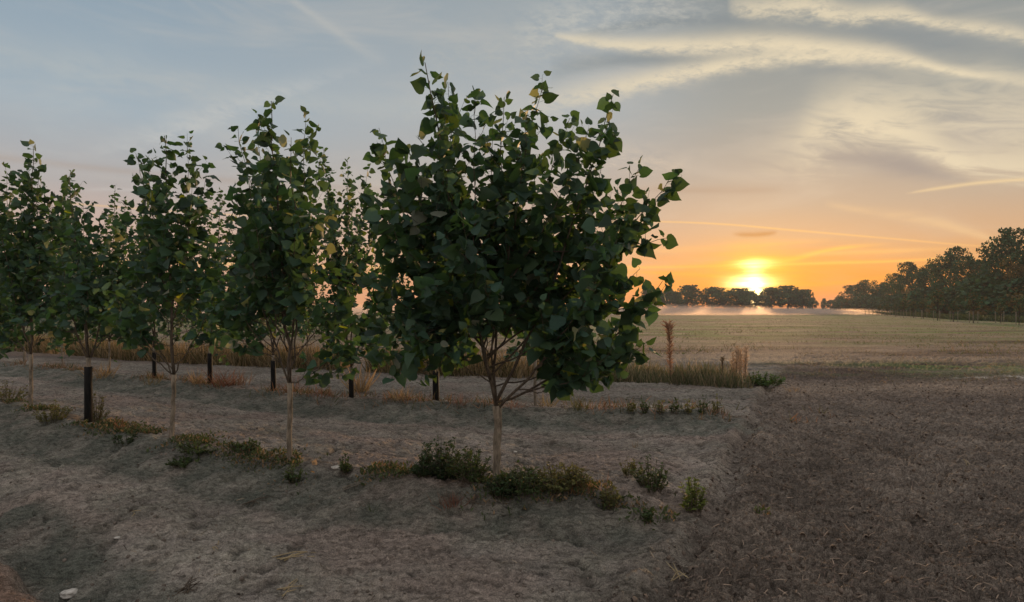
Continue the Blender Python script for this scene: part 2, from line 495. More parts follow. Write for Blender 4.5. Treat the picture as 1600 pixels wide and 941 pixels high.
M_FOL = mat_tint('broadleaf_foliage', .7, .15, (1.2, 1.2, .6), 3, .3, .2)
M_WEED = mat_tint('weed_foliage', .65, .3, (1.5, 1.3, .6), 60, .25, .25)
M_DRY = mat_tint('dry_plant', .8, .4, (1.2, 1.0, .8), 60, .25, .15)
M_BARK = mat_bark('pale_poplar_bark', (.10, .082, .06, 1), (.34, .28, .21, 1), 9)
M_TWIG = mat_bark('brown_limb_bark', (.055, .042, .032, 1), (.14, .11, .08, 1), 20)
M_OAK = mat_bark('dark_oak_bark', (.03, .025, .02, 1), (.08, .065, .05, 1), 2)
M_WOOD = mat_bark('weathered_stake_wood', (.16, .13, .10, 1), (.3, .26, .2, 1), 6)
M_GUARD = mat_bark('black_sleeve', (.004, .004, .004, 1), (.014, .013, .012, 1), 12, .75)
M_STONE = mat_bark('pale_stone', (.35, .32, .28, 1), (.62, .58, .52, 1), 9)
M_CLOD = mat_tint('soil_clod', .95, 0, nscale=90, namt=.35, spec=.1, bump=.5)

def mat_ground():
    m, g, nt = mat_new('soil')
    at = g.n('ShaderNodeAttribute', attribute_name='tint')
    zn = g.n('ShaderNodeAttribute', attribute_name='zone')
    zs = g.n('ShaderNodeSeparateColor'); nt.links.new(zn.outputs['Color'], zs.inputs[0])
    tc = g.n('ShaderNodeTexCoord')
    P = tc.outputs['Object']
    mp = g.n('ShaderNodeMapping'); mp.inputs['Scale'].default_value = (.55, 1.3, 1)
    nt.links.new(P, mp.inputs[0])
    n1 = g.noise(mp.outputs[0], 22, 8, .68, .4)
    n2 = g.noise(P, 120, 5, .7)
    n3 = g.noise(mp.outputs[0], 4.5, 6, .6, .3)
    n4 = g.noise(mp.outputs[0], .35, 6, .62, .3)
    n5 = g.noise(mp.outputs[0], 12, 5, .6, .5)
    nf = g.noise(mp.outputs[0], 1.1, 8, .72, .3)
    k = g.m('MULTIPLY', g.m('ADD', .55, g.m('MULTIPLY', g.smooth(n1, .34, .62), .72)), g.m('ADD', .62, g.m('MULTIPLY', g.smooth(n2, .36, .64), .76)))
    k = g.m('MULTIPLY', k, g.m('SUBTRACT', 1.0, g.m('MULTIPLY', g.smooth(n5, .60, .68), .45)))
    k = g.m('MULTIPLY', k, g.m('ADD', .7, g.m('MULTIPLY', n3, .6)))
    k = g.m('MULTIPLY', k, g.m('ADD', .6, g.m('MULTIPLY', nf, .8)))
    col = g.mix(1.0, at.outputs['Color'], g.xyz(k, k, k), 'MULTIPLY')
    # pale fibres of straw in the tilled soil
    vo = g.n('ShaderNodeTexVoronoi', feature='DISTANCE_TO_EDGE'); vo.inputs['Scale'].default_value = 26
    wv = g.n('ShaderNodeMix', data_type='VECTOR'); 
    nt.links.new(mp.outputs[0], vo.inputs['Vector'])
    nc = g.n('ShaderNodeTexNoise'); nc.inputs['Scale'].default_value = 9; nc.inputs['Detail'].default_value = 4
    nt.links.new(P, nc.inputs['Vector'])
    ad = g.n('ShaderNodeVectorMath', operation='MULTIPLY_ADD'); ad.inputs[1].default_value = (.12, .12, .12)
    nt.links.new(nc.outputs['Color'], ad.inputs[0]); nt.links.new(mp.outputs[0], ad.inputs[2])
    nt.links.new(ad.outputs[0], vo.inputs['Vector'])
    fibre = g.m('MULTIPLY', g.m('SUBTRACT', 1.0, g.smooth(vo.outputs['Distance'], 0.0, .05)), g.smooth(n3, .5, .62))
    fibre = g.m('MULTIPLY', g.m('MULTIPLY', fibre, zs.outputs[0]), .5)
    col = g.mix(fibre, col, (.24, .18, .14, 1))
    # young green growth on the far field
    gr = g.m('MULTIPLY', zs.outputs[1], g.smooth(g.m('ADD', g.m('MULTIPLY', n4, .6), g.m('MULTIPLY', nf, .4)), .42, .58))
    col = g.mix(gr, col, (.105, .165, .05, 1))
    p = g.n('ShaderNodeBsdfPrincipled')
    nt.links.new(col, p.inputs['Base Color'])
    p.inputs['Roughness'].default_value = .95
    p.inputs['Specular IOR Level'].default_value = .12
    hgt_ = g.m('ADD', g.m('MULTIPLY', n1, 1.0), g.m('MULTIPLY', n2, .35))
    b = g.n('ShaderNodeBump'); b.inputs['Distance'].default_value = .075
    nt.links.new(g.m('ADD', .75, g.m('MULTIPLY', zs.outputs[0], .25)), b.inputs['Strength'])
    nt.links.new(hgt_, b.inputs['Height'])
    b2 = g.n('ShaderNodeBump'); b2.inputs['Distance'].default_value = .25; b2.inputs['Strength'].default_value = .6
    nt.links.new(g.m('MULTIPLY', nf, zs.outputs[2]), b2.inputs['Height'])
    nt.links.new(b.outputs[0], b2.inputs['Normal'])
    nt.links.new(b2.outputs[0], p.inputs['Normal'])
    o = g.n('ShaderNodeOutputMaterial'); nt.links.new(p.outputs[0], o.inputs[0])
    return m
M_GROUND = mat_ground()

# ------------------------------------------------------------------ ground sheet
def make_ground():
    a_f = np.linspace(-.86, .86, 980)
    a_c = np.linspace(.90, 2 * math.pi - .90, 60)
    ang = np.concatenate([a_f, a_c]); na = len(ang)
    r = np.concatenate([[.6, 1.2, 1.9, 2.4], np.geomspace(2.7, 20, 640), np.geomspace(20.4, 120, 150), np.geomspace(125, 800, 44)])
    nr = len(r)
    A, R = np.meshgrid(ang, r)
    X = (np.sin(A) * R).ravel(); Y = (np.cos(A) * R).ravel()
    Z = height(X, Y)
    h, e, s1, s2, q, till, rr = zones(X, Y)
    V = np.stack([X, Y, Z], 1)
    # colours: sand (pinkish grey to ochre), tilled soil (dark brown), far stubble
    n = fbm(X * .8, Y * .8, 31, 4); n2 = fbm(X * 3, Y * 3, 37, 3)
    rut = perlin(s1 * 2.6, (X * .87 - Y * .5) * .22, 141)
    sand = np.stack([.288 + .08 * n + .06 * rut, .255 + .07 * n + .008 * n2 + .05 * rut, .212 + .06 * n + .04 * rut], 1)
    pink = sst(-.1, .5, fbm(X * .55, Y * .9, 53, 3))[:, None]
    sand = sand * (1 - pink * .75) + np.array([.315, .25, .208]) * pink * .75
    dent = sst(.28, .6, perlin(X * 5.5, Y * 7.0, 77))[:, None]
    sand = sand * (1 - .42 * dent)  # shade inside the dents painted into the sand colour
    # shade of the bank and gully slopes, painted darker and greener
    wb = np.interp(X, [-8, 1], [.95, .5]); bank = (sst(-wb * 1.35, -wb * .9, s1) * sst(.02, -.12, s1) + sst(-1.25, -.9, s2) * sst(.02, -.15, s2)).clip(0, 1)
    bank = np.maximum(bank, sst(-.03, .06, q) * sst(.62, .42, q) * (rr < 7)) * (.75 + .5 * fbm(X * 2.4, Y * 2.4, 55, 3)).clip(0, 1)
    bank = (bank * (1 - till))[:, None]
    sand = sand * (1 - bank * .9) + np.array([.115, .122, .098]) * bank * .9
    # humus and leaf litter along the tree lines
    lit = (np.exp(-((s1 - .12) / .16) ** 2) + np.exp(-((s2 - .1) / .16) ** 2)).clip(0, 1) * (1 - till) * sst(-.3, .3, fbm(X * 2.2, Y * 2.2, 71, 3))
    lit = lit[:, None]
    sand = sand * (1 - .7 * lit) + np.array([.10, .068, .05]) * lit * .7
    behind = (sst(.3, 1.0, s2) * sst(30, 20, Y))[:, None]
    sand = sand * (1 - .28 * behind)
    lane = ((s1 > .4) & (s2 < -1.1))[:, None] * .5
    sand = sand * (1 - lane) + sand * np.array([.92, .86, .86]) * lane
    red = (np.exp(-((q + .22) / .14) ** 2) * (rr < 7))[:, None]
    sand = sand * (1 - red * .8) + np.array([.27, .165, .115]) * red * .8
    soil = np.stack([.268 + .075 * n + .06 * n2, .220 + .062 * n + .05 * n2, .178 + .05 * n + .04 * n2], 1)
    # further out: crusted furrows and stubble
    f1 = sst(9, 17, Y + fbm(X * .15, Y * .15, 7, 2) * 3)[:, None]
    strip = fbm(X * .07 + .3 * perlin(X * .1, Y * .1, 3), Y * .32, 101, 5, .62)
    stub = np.stack([.20 + .13 * strip, .150 + .10 * strip, .115 + .07 * strip], 1)
    soil = soil * (1 - f1) + stub * f1
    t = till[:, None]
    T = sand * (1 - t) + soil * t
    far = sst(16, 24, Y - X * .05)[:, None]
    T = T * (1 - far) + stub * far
    # pale dry crust patches at the headland
    px = 800 + F * X / np.maximum(Y, .5); py = HOR + F * CAM_H / np.maximum(Y, .5)
    cr = (np.exp(-((Y - 14.6) / .35) ** 2) * sst(10.3, 11.2, X) * sst(-.1, .3, fbm(X * 1.2, Y * 3, 111, 3)))[:, None]
    T = T * (1 - cr) + np.array([.5, .44, .38]) * cr
    # dark wet furrow across the headland
    w = (np.exp(-((Y - (17.5 + .06 * X + perlin(X * .3, X * 0, 9) * .4)) / .5) ** 2) * sst(4, 6, X))[:, None]
    T = T * (1 - .45 * w)
    T = T.clip(.02, .7)
    green = sst(24, 38, Y) * (.25 + .75 * sst(-.35, .35, fbm(X * .03, Y * .09, 121, 3)))
    green = np.maximum(green, .9 * np.exp(-((Y - 16.3 - .05 * X) / 1.7) ** 2) * sst(5.5, 9, X))
    green = np.maximum(green, sst(24, 34, Y) * sst(.36, .56, X / np.maximum(Y, 1)) * (.55 + .45 * sst(-.3, .3, fbm(X * .06, Y * .12, 131, 3))))
    zone = np.stack([t[:, 0] * (1 - f1[:, 0]), green, sst(14, 40, rr)], 1)
    i, j = np.meshgrid(np.arange(nr - 1), np.arange(na), indexing='ij')
    j2 = (j + 1) % na
    Fq = np.stack([i * na + j, (i + 1) * na + j, (i + 1) * na + j2, i * na + j2], -1).reshape(-1, 4)
    V = np.vstack([V, [[0, 0, 0]]]); T = np.vstack([T, T[:1]]); zone = np.vstack([zone, zone[:1]])
    jj = np.arange(na)
    tri = np.stack([np.full(na, len(V) - 1), jj, (jj + 1) % na], 1)
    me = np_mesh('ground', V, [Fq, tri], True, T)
    a = me.attributes.new('zone', 'FLOAT_COLOR', 'POINT')
    z4 = np.ones((len(V), 4), np.float32); z4[:, :3] = zone
    a.data.foreach_set('color', z4.ravel())
    # make it face up
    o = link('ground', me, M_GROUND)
    if me.polygons[50].normal.z < 0:
        me.flip_normals()
    tag(o, 'grey sandy ground with low banks, brown tilled soil and field beyond', 'ground', kind='structure')
make_ground()

# ------------------------------------------------------------------ leaves
def leaf_template(petiole=.42):
    half = [(.0, 0.0), (.24, -.10), (.47, -.02), (.56, .17), (.50, .40), (.34, .60), (.14, .78)]
    V = [(0, 0, 0), (0, .33, 0), (0, .66, 0), (0, .95, 0)]
    R = [(x, y) for x, y in half[1:]]
    for sgn in (1, -1):
        for x, y in R:
            V.append((sgn * x, y, (.22 * x if x < .5 else .07) - .10 * y * y))
    V = [(x, y, z if i > 3 else -.06 * y * y) for i, (x, y, z) in enumerate(V)]
    Fc = []
    for s, b in ((1, 4), (-1, 10)):
        q = [b + k for k in range(6)]
        fs = [(0, q[0], q[1]), (0, q[1], q[2]), (0, q[2], 1), (1, q[2], q[3]), (1, q[3], 2), (2, q[3], q[4]), (2, q[4], q[5]), (2, q[5], 3)]
        for f in fs:
            Fc.append(f if s > 0 else f[::-1])
    V = [(x, y + petiole, z) for x, y, z in V]
    b = len(V)
    V += [(-.012, 0, 0), (.012, 0, 0), (.012, petiole, 0), (-.012, petiole, 0)]
    Fc += [(b, b + 1, b + 2), (b, b + 2, b + 3)]
    return np.array(V, float), np.array(Fc, int)
LT = leaf_template()
def oval_template():
    V = np.array([(0, 0, 0), (.24, .3, .04), (.2, .7, .02), (0, 1, -.05), (-.2, .7, .02), (-.24, .3, .04)], float)
    return V, np.array([(0, 1, 2), (0, 2, 3), (0, 3, 4), (0, 4, 5)])
OT = oval_template()
def norm(a): return a / np.maximum(np.linalg.norm(a, axis=1, keepdims=True), 1e-9)
def scatter(name, T, P, D, N, S, tint, mat, parent=None, vary=0):
    """copies of template T at P, +Y along D, normal near N, size S; one mesh"""
    TV, TF = T
    P = np.asarray(P, float); D = norm(np.asarray(D, float)); N = np.asarray(N, float)
    Xa = norm(np.cross(D, N)); Na = np.cross(Xa, D)
    S = np.asarray(S, float)[:, None, None]
    n, k = len(P), len(TV)
    tx, ty, tz = (np.repeat(TV[None, :, q], n, axis=0) for q in range(3))
    if vary:            # folded, cupped, twisted and lopsided leaves
        vr = np.random.RandomState(vary)
        fold = .12 + .45 * np.abs(vr.randn(n, 1)); cup = vr.randn(n, 1) * .32; tw = vr.randn(n, 1) * .32
        wave = vr.randn(n, 1) * .05; wide = .78 + .34 * vr.rand(n, 1)
        yy = np.maximum(ty - .42, 0)
        tz = np.abs(tx) * .42 * fold * np.sign(vr.rand(n, 1) - .12) + cup * yy * yy + tw * tx * yy + wave * np.sin(ty * 14 + np.sign(tx) * 2) * np.abs(tx) * 2
        tx = tx * wide / np.sqrt(1 + (.42 * fold) ** 2) + vr.randn(n, 1) * .12 * yy * yy
    V = P[:, None, :] + S * (tx[..., None] * Xa[:, None, :] + ty[..., None] * D[:, None, :] + tz[..., None] * Na[:, None, :])
    Fc = (TF[None] + (np.arange(n) * k)[:, None, None]).reshape(-1, 3)
    me = np_mesh(name, V.reshape(-1, 3), Fc, False, np.repeat(np.asarray(tint), k, axis=0))
    return link(name, me, mat, parent)

def leaf_tints(n, rs, yellow=.02, dark=1.0):
    c = np.array([.031, .072, .050]) * dark
    yellow = yellow * .4
    t = c[None] * (.5 + 1.0 * rs.rand(n, 1))
    w = rs.rand(n, 1) ** 2
    t = t * (1 - w * .5) + np.array([.062, .105, .032]) * w * .5
    y = rs.rand(n) < yellow
    t[y] = np.array([.20, .24, .03]) * (.7 + .5 * rs.rand(y.sum(), 1))
    pale = rs.rand(n) < .03
    t[pale] = np.array([.17, .19, .15])
    return t

def bez(a, b, c, t):
    return a * (1 - t) ** 2 + b * 2 * t * (1 - t) + c * t ** 2

def poplar(base, fork_h, tips, label, seed, leaf=.135, guard=None, trunk_r=.028, lean=(0, 0), side=1.0, start=.22, yellow=.009, dark_trunk=False, extra_low=0, bare=.6):
    """young poplar: trunk, limbs that fan from the fork, leaves on long shoots.
    tips: points in the tree's own space (metres from its base)"""
    rs = np.random.RandomState(seed)
    rr = random.Random(seed)
    root = empty('poplar_tree', base, label, 'tree', 'young poplars planted in rows')
    fk = np.array([lean[0], lean[1], fork_h])
    mb = MB()
    pts = []; rad = []
    for i in range(9):
        t = i / 8
        p = np.array([lean[0] * t, lean[1] * t, -.06 + (fork_h + .06) * t])
        p[:2] += rs.randn(2) * .005
        if i in (0, 8): p[:2] = np.array(lean) * t
        pts.append(p); rad.append(trunk_r * (1.22 if i == 0 else 1.08 - .22 * t) * (1 + .05 * rs.randn()))
    rad[-1] = trunk_r * 1.15; rad[-2] = trunk_r * .98
    mb.tube(pts, rad, 10)
    mb.build('trunk', M_TWIG if dark_trunk else M_BARK, root)
    if guard:
        gb = MB()
        gh, gr = guard
        gb.tube([(0, 0, -.05), (.003, 0, gh * .3), (-.003, .002, gh * .7), (.0, 0, gh)], [gr, gr * 1.03, gr * .97, gr], 12)
        gb.build('trunk_guard', M_GUARD, root)
    P = []; D = []; N = []; S = []
    def add_leaf(p, out, size):
        out = out + rs.randn(3) * .35
        if np.linalg.norm((p - fk) * np.array([1.6, 1.6, .95])) < bare * (.85 + .3 * rs.rand()): return
        d = out * .8 + np.array([0, 0, -.15 - .5 * rs.rand()]) + rs.randn(3) * .42
        n = rs.randn(3) * .9 + out * .9 + np.array([0, 0, .35])
        P.append(p); D.append(d); N.append(n); S.append(size)
    def leafy(pts, sz0, sz1, step, up=True):
        """leaves in a spiral along a polyline"""
        seg = np.linalg.norm(np.diff(pts, axis=0), axis=1); L = seg.sum()
        cum = np.concatenate([[0], np.cumsum(seg)])
        s = rs.rand() * step; ph = rs.rand() * 6.28
        while s < L:
            f = s / L
            p = np.array([np.interp(s, cum, pts[:, k]) for k in range(3)])
            ph += 2.4
            o = np.array([math.cos(ph), math.sin(ph), .25])
            add_leaf(p, o, (sz0 * (1 - f) + sz1 * f) * (.55 + .75 * rs.rand()))
            s += step * (.6 + .8 * rs.rand())
        add_leaf(pts[-1], np.array([0, 0, 1.0]) + rs.randn(3) * .3, sz1 * .7)
    l0 = np.array(tips[0][:3])
    prim = []
    lead_c = fk * .55 + l0 * .45; lead_c[:2] = fk[:2] + (l0 - fk)[:2] * .5
    for ti, tp in enumerate(tips):
        k = tp[3] if len(tp) > 3 else 1.0
        tip = np.array(tp[:3], float)
        org = fk
        if ti and rs.rand() < .8:      # this one leaves the leader above the fork
            q = .06 + .42 * rs.rand()
            o_ = bez(fk, lead_c, np.array(tips[0][:3]), q)
            if tip[2] > o_[2] + .1: org = o_
        child = False
        if ti and org is fk and len(prim) >= 5:      # branches off an existing limb instead of the fork
            dn = (tip - fk) / np.linalg.norm(tip - fk)
            best = max(prim, key=lambda pp: float(np.dot(dn, (pp[-1] - fk) / np.linalg.norm(pp[-1] - fk))))
            org = best[1 + rs.randint(1, 5)].copy(); child = True
        dvec = tip - org
        hor = dvec.copy(); hor[2] = 0
        ctrl = org + hor * .62 + np.array([0, 0, max(dvec[2], .1) * .36]) + rs.randn(3) * .06
        if ti == 0: ctrl = lead_c
        off = np.array([0, 0, -rs.rand() * .10 + .05]) if ti else np.zeros(3)
        ts = np.linspace(0, 1, 15)
        pts = np.array([bez(org + off * (1.0 if org is fk else 0.0), ctrl, tip, t) for t in ts])
        pts[1:-1] += rs.randn(13, 3) * .010
        if org is fk: prim.append(pts)
        L = np.linalg.norm(np.diff(pts, axis=0), axis=1).sum()
        r0 = (.019 if ti == 0 else min(.013, .0036 * L + .003) * (1.0 if org is fk else .7)) * (trunk_r / .028) ** .5
        lm = MB()
        rads = [r0 * (1 - .86 * t) + .0008 for t in ts]
        lm.tube(pts, rads, 6)
        # side twigs
        nt_ = int(L * 5.4 * side * k)
        for q in range(nt_):
            f = start + (.93 - start) * (q + rs.rand()) / max(nt_, 1)
            i = min(int(f * 14), 13)
            p = pts[i] + (pts[i + 1] - pts[i]) * (f * 14 - i)
            a = rs.rand() * 6.28
            tl = (.16 + .42 * (1 - f)) * (.55 + .8 * rs.rand())
            d0 = norm((np.array([math.cos(a), math.sin(a), .55]) + (pts[i + 1] - pts[i]) * 4)[None])[0]
            e = p + d0 * tl + np.array([0, 0, .06 * tl])
            m_ = p + d0 * tl * .5 - np.array([0, 0, .03])
            tw = np.array([p, m_, e])
            lm.tube(tw, [.0028, .002, .001], 4, False)
            leafy(tw[0] + (tw - tw[0]) * 1.0, leaf * 1.0, leaf * .8, .048)
        i0 = int(start * 14)
        leafy(pts[i0:], leaf * 1.08, leaf * .95, .034)
        lm.build('limb', M_TWIG, root)
    for q in range(extra_low):
        a = rs.rand() * 6.28; h = fork_h * (.85 + .5 * rs.rand())
        p = np.array([0, 0, h]) ; e = p + np.array([math.cos(a) * .3, math.sin(a) * .3, .1])
        leafy(np.array([p, (p + e) / 2, e]), leaf, leaf * .8, .06)
    n = len(P)
    tint = leaf_tints(n, rs, yellow)
    scatter('crown', LT, P, D, N, S, tint, M_LEAF, root, vary=seed)
    return root, n

def tips_px(base, lst):
    """photo pixel + depth offset -> points relative to the tree's base"""
    out = []
    for t in lst:
        px, py, dy = t[:3]
        D = base[1] + dy
        out.append(((px - 800) / F * D - base[0], dy, CAM_H + (HOR - py) / F * D - base[2]) + tuple(t[3:]))
    return out
def base_on(C, px, off=.06):
    """point on a bank crest seen at column px"""
    for Yt in np.linspace(3.5, 30, 4000):
        X = (px - 800) / F * Yt
        if Yt >= np.interp(X, *C) + off:
            return (X, Yt, hgt(X, Yt))
leafcount = 0
# --- front row
B = base_on(C1, 776)
T = tips_px(B, [(664, 98, .0), (700, 128, .3), (742, 150, -.35), (788, 152, .25), (852, 128, .15), (826, 165, -.3), (958, 148, -.1), (890, 185, .35), (920, 200, -.4),
                (592, 200, .3), (632, 225, -.25), (1050, 272, .05), (1000, 260, .4), (1042, 372, -.15), (1035, 440, .1), (1022, 480, -.35), (985, 330, -.6),
                (960, 540, -.5), (905, 560, .3), (930, 480, .5), (600, 330, -.35), (612, 420, .3), (620, 500, -.2, .8), (680, 270, .7), (900, 300, .8),
                (720, 330, -.7), (800, 330, .8), (700, 430, .6), (660, 450, -.6), (760, 440, -.75), (850, 500, .6, .8), (900, 520, -.6), (960, 400, -.7), (940, 260, .1), (880, 590, -.2), (925, 598, .1), (970, 500, .4), (1000, 420, -.5), (640, 520, -.5), (600, 470, .2), (590, 390, 0), (990, 560, .2), (600, 560, .2), (560, 300, .4), (612, 592, .1), (655, 600, -.2), (690, 575, .5), (580, 510, .1), (868, 604, .3), (965, 590, 0), (1010, 540, .2), (645, 560, -.4), (620, 260, .2), (680, 200, -.2), (770, 190, .3), (810, 250, .2), (580, 430, -.2)])
r_, n_ = poplar(B, .66, T, 'largest young poplar, nearest the camera, pale trunk rising from green weeds', 101, .116, trunk_r=.036, start=.26, yellow=.012, side=.9, bare=.80)
leafcount += n_
B = base_on(C1, 453)
T = tips_px(B, [(424, 158, 0), (478, 178, .2), (372, 200, -.2), (398, 190, .35), (455, 215, -.3), (366, 300, .1), (384, 260, -.5), (500, 250, .5), (350, 330, .4), (520, 330, -.3),
                (540, 420, .2), (560, 500, -.3, .8), (520, 560, -.3, .9), (380, 380, -.5), (400, 450, .4), (470, 330, -.6), (480, 430, -.6, .8), (345, 420, -.2), (430, 300, .6), (500, 480, .4, .6), (360, 480, .3, .6), (560, 440, .4), (545, 540, -.2), (500, 590, -.4), (535, 585, .1), (335, 490, -.3), (325, 450, .4), (585, 530, .3), (350, 520, .5)])
r_, n_ = poplar(B, .78, T, 'young poplar in the front row with a dark straight leader, second from the largest', 102, .108, trunk_r=.025, start=.30, bare=.78, side=.72)
leafcount += n_
B = base_on(C1, 268)
T = tips_px(B, [(257, 212, 0), (295, 222, .2), (212, 240, -.1), (232, 250, .3), (322, 274, .2), (300, 290, -.4), (220, 320, .4), (260, 300, -.5), (330, 380, .3), (345, 440, -.2), (205, 400, -.3),
                (190, 460, .3, .8), (240, 400, .6), (290, 400, -.5), (300, 470, .4, .6), (230, 480, -.4, .6), (320, 330, 0), (180, 500, -.3), (175, 440, .3), (365, 480, .3), (355, 520, -.2), (205, 520, .4), (385, 430, .3), (160, 480, .5), (330, 520, .5)])
r_, n_ = poplar(B, .74, T, 'young poplar in the front row whose thin pale trunk leans slightly to the right', 103, .108, trunk_r=.024, lean=(.03, 0), start=.30, bare=.78, side=.72)
leafcount += n_
B = base_on(C1, 138)
T = tips_px(B, [(108, 275, .2), (130, 318, .1), (160, 330, .3), (118, 350, -.3), (95, 380, .3), (205, 330, .3), (180, 360, -.3), (200, 420, .2), (80, 430, .4), (130, 420, -.4), (165, 440, .5), (105, 480, -.3), (190, 490, -.2), (150, 520, .3, .8), (140, 370, .4), (60, 480, -.2), (50, 520, .3), (235, 470, .2), (240, 530, .4), (215, 540, -.2), (90, 560, -.2), (110, 545, .4), (175, 555, .3), (230, 400, .4)])
r_, n_ = poplar(B, .86, T, 'young poplar with a wide black guard round its trunk, in the front row', 104, .097, guard=(.74, .048), trunk_r=.026, start=.25)
leafcount += n_
B = base_on(C1, 48)
T = tips_px(B, [(52, 228, 0), (62, 262, .3), (30, 270, -.2), (8, 258, .3), (85, 300, .2), (110, 270, .2), (-10, 300, -.3), (20, 340, .4), (70, 350, -.4), (95, 400, .3), (-15, 400, .3), (40, 420, -.4), (10, 460, .3), (75, 470, .4), (30, 500, -.3), (90, 500, -.2), (0, 520, .2), (-20, 560, -.1), (20, 545, .4), (105, 530, .3), (120, 460, .4), (-30, 480, .2), (90, 550, .5)])
r_, n_ = poplar(B, .80, T, 'young poplar standing leftmost in the front row on a forked pale trunk', 105, .108, trunk_r=.026, start=.22)
leafcount += n_
# front row goes on outside the left edge; its crown reaches into the picture
def next_in_row(C, x0, step, n):
    out = []; x = x0
    for i in range(n):
        x -= step
        y = float(np.interp(x, *C)) + .06
        out.append((x, y, hgt(x, y)))
    return out
def rand_tips(h, n, spread, seed):
    r = random.Random(seed); out = []
    for i in range(n):
        a = r.random() * 6.283 if i else 0
        q = (i / n)
        rad = spread * (.15 + .85 * q) * (.8 + .4 * r.random()) if i else .05
        z = h * (1 - .76 * q ** 1.3) * (.93 + .12 * r.random())
        out.append((math.cos(a * 1.0 + i * 2.4) * rad, math.sin(a * 1.0 + i * 2.4) * rad, z))
    return out
for i, b in enumerate(next_in_row(C1, B[0], 1.75, 1)):
    r_, n_ = poplar(b, .8, rand_tips(3.9, 20, .95, 130 + i), 'young poplar cut off by the left edge of the photo', 130 + i, .13)
    leafcount += n_
# --- second row
row2 = [(836, None, (940, 400), 'slim young poplar with a bare pale trunk behind the largest one', 3.2, .03),
        (681, (.52, .052), None, 'second-row poplar with a black guard, directly left of the largest trunk', 3.6, .03),
        (549, (.42, .045), None, 'second-row poplar with a black guard beside a tan dry seedhead', 4.1, .03),
        (427, (.55, .045), None, 'second-row poplar with a black guard just left of the dark-leader poplar', 4.2, .03),
        (328, (.62, .045), None, 'second-row poplar with a black guard midway between two front-row trunks', 4.1, .03),
        (241, (.55, .04), None, 'second-row poplar with a guard, seen close left of the leaning trunk', 3.7, .03),
        (171, None, None, 'second-row poplar on a thin bare trunk right of the wide black guard', 4.6, .024),
        (97, None, None, 'second-row poplar with a thin bare trunk left of the wide black guard', 4.3, .024)]
custom = {549: [(505, 232, 0), (543, 250, .3), (575, 262, -.2), (520, 300, .5), (590, 300, .2), (560, 340, -.5), (500, 340, -.3), (540, 400, .5), (600, 400, -.3), (510, 430, .4), (580, 460, -.4), (530, 480, -.6), (610, 480, .3), (490, 470, -.2), (560, 520, .3), (600, 530, -.3, .8), (545, 290, .1), (500, 560, .3), (590, 570, .2), (520, 580, -.3), (620, 560, -.2), (475, 530, .2)],
          328: [(345, 298, 0), (325, 325, .4), (360, 340, -.3), (300, 350, .2), (380, 370, .3), (335, 390, -.5), (290, 400, -.4), (370, 430, .5), (310, 450, .5), (345, 470, -.5), (390, 450, -.2), (285, 470, .2), (330, 500, .3, .7), (300, 540, .2), (365, 545, .3), (400, 520, -.2), (270, 530, .3), (350, 570, -.2)],
          171: [(180, 290, 0), (196, 312, .4), (165, 335, -.4), (215, 360, .3), (150, 360, .4), (180, 390, -.6), (220, 420, -.3), (140, 430, .2), (190, 450, .6), (160, 480, -.4), (215, 490, .4), (140, 500, -.2), (200, 540, .2), (150, 545, .3), (225, 530, -.2), (175, 565, -.2)]}
for i, (px, gd, _, lab, hh, tr) in enumerate(row2):
    b = base_on(C2, px)
    if px in custom: tp = tips_px(b, custom[px])
    else: tp = rand_tips(hh - b[2], 19, 1.1, 200 + i)
    r_, n_ = poplar(b, (gd[0] + .1) if gd else .75, tp, lab, 210 + i, .096, guard=gd, trunk_r=tr * .85, yellow=.02, start=.26)
    leafcount += n_
xs = base_on(C2, 97)
for i, b in enumerate(next_in_row(C2, xs[0], 1.9, 2)):
    r_, n_ = poplar(b, .75, rand_tips(4.0, 17, .95, 240 + i), ['second-row poplar far left, half hidden by the front row', 'outermost second-row poplar, barely in view at the left edge'][i], 240 + i, .098)
    leafcount += n_
# the dark ghostly stump of a guard beside the second-row guard
# --- third row, in the dry grass
C3 = (np.array([-60, -12, 5.2, 30]), np.array([48.0, 19.6, 13.1, 12.0]))
third = [(20, 'third-row poplar in dry grass close to the left edge'), (118, 'third-row poplar in dry grass seen left of the leaning trunk'),
         (205, 'third-row poplar in dry grass behind the thin bare trunks'), (300, 'third-row poplar in dry grass between two black guards'),
         (385, 'third-row poplar in dry grass left of the dark-leader poplar'), (480, 'third-row poplar in dry grass right of the dark-leader poplar'),
         (600, 'third-row poplar in dry grass between two second-row guards'), (730, 'rightmost third-row poplar, yellow-green leaves seen through the largest fork')]
for i, (px, lab) in enumerate(third):
    b = base_on(C3, px, .2)
    r_, n_ = poplar(b, .7, rand_tips(3.3, 16, 1.0, 300 + i), lab, 310 + i, .095, trunk_r=.02, yellow=.05, side=.8)
    leafcount += n_
print('poplar leaves', leafcount)

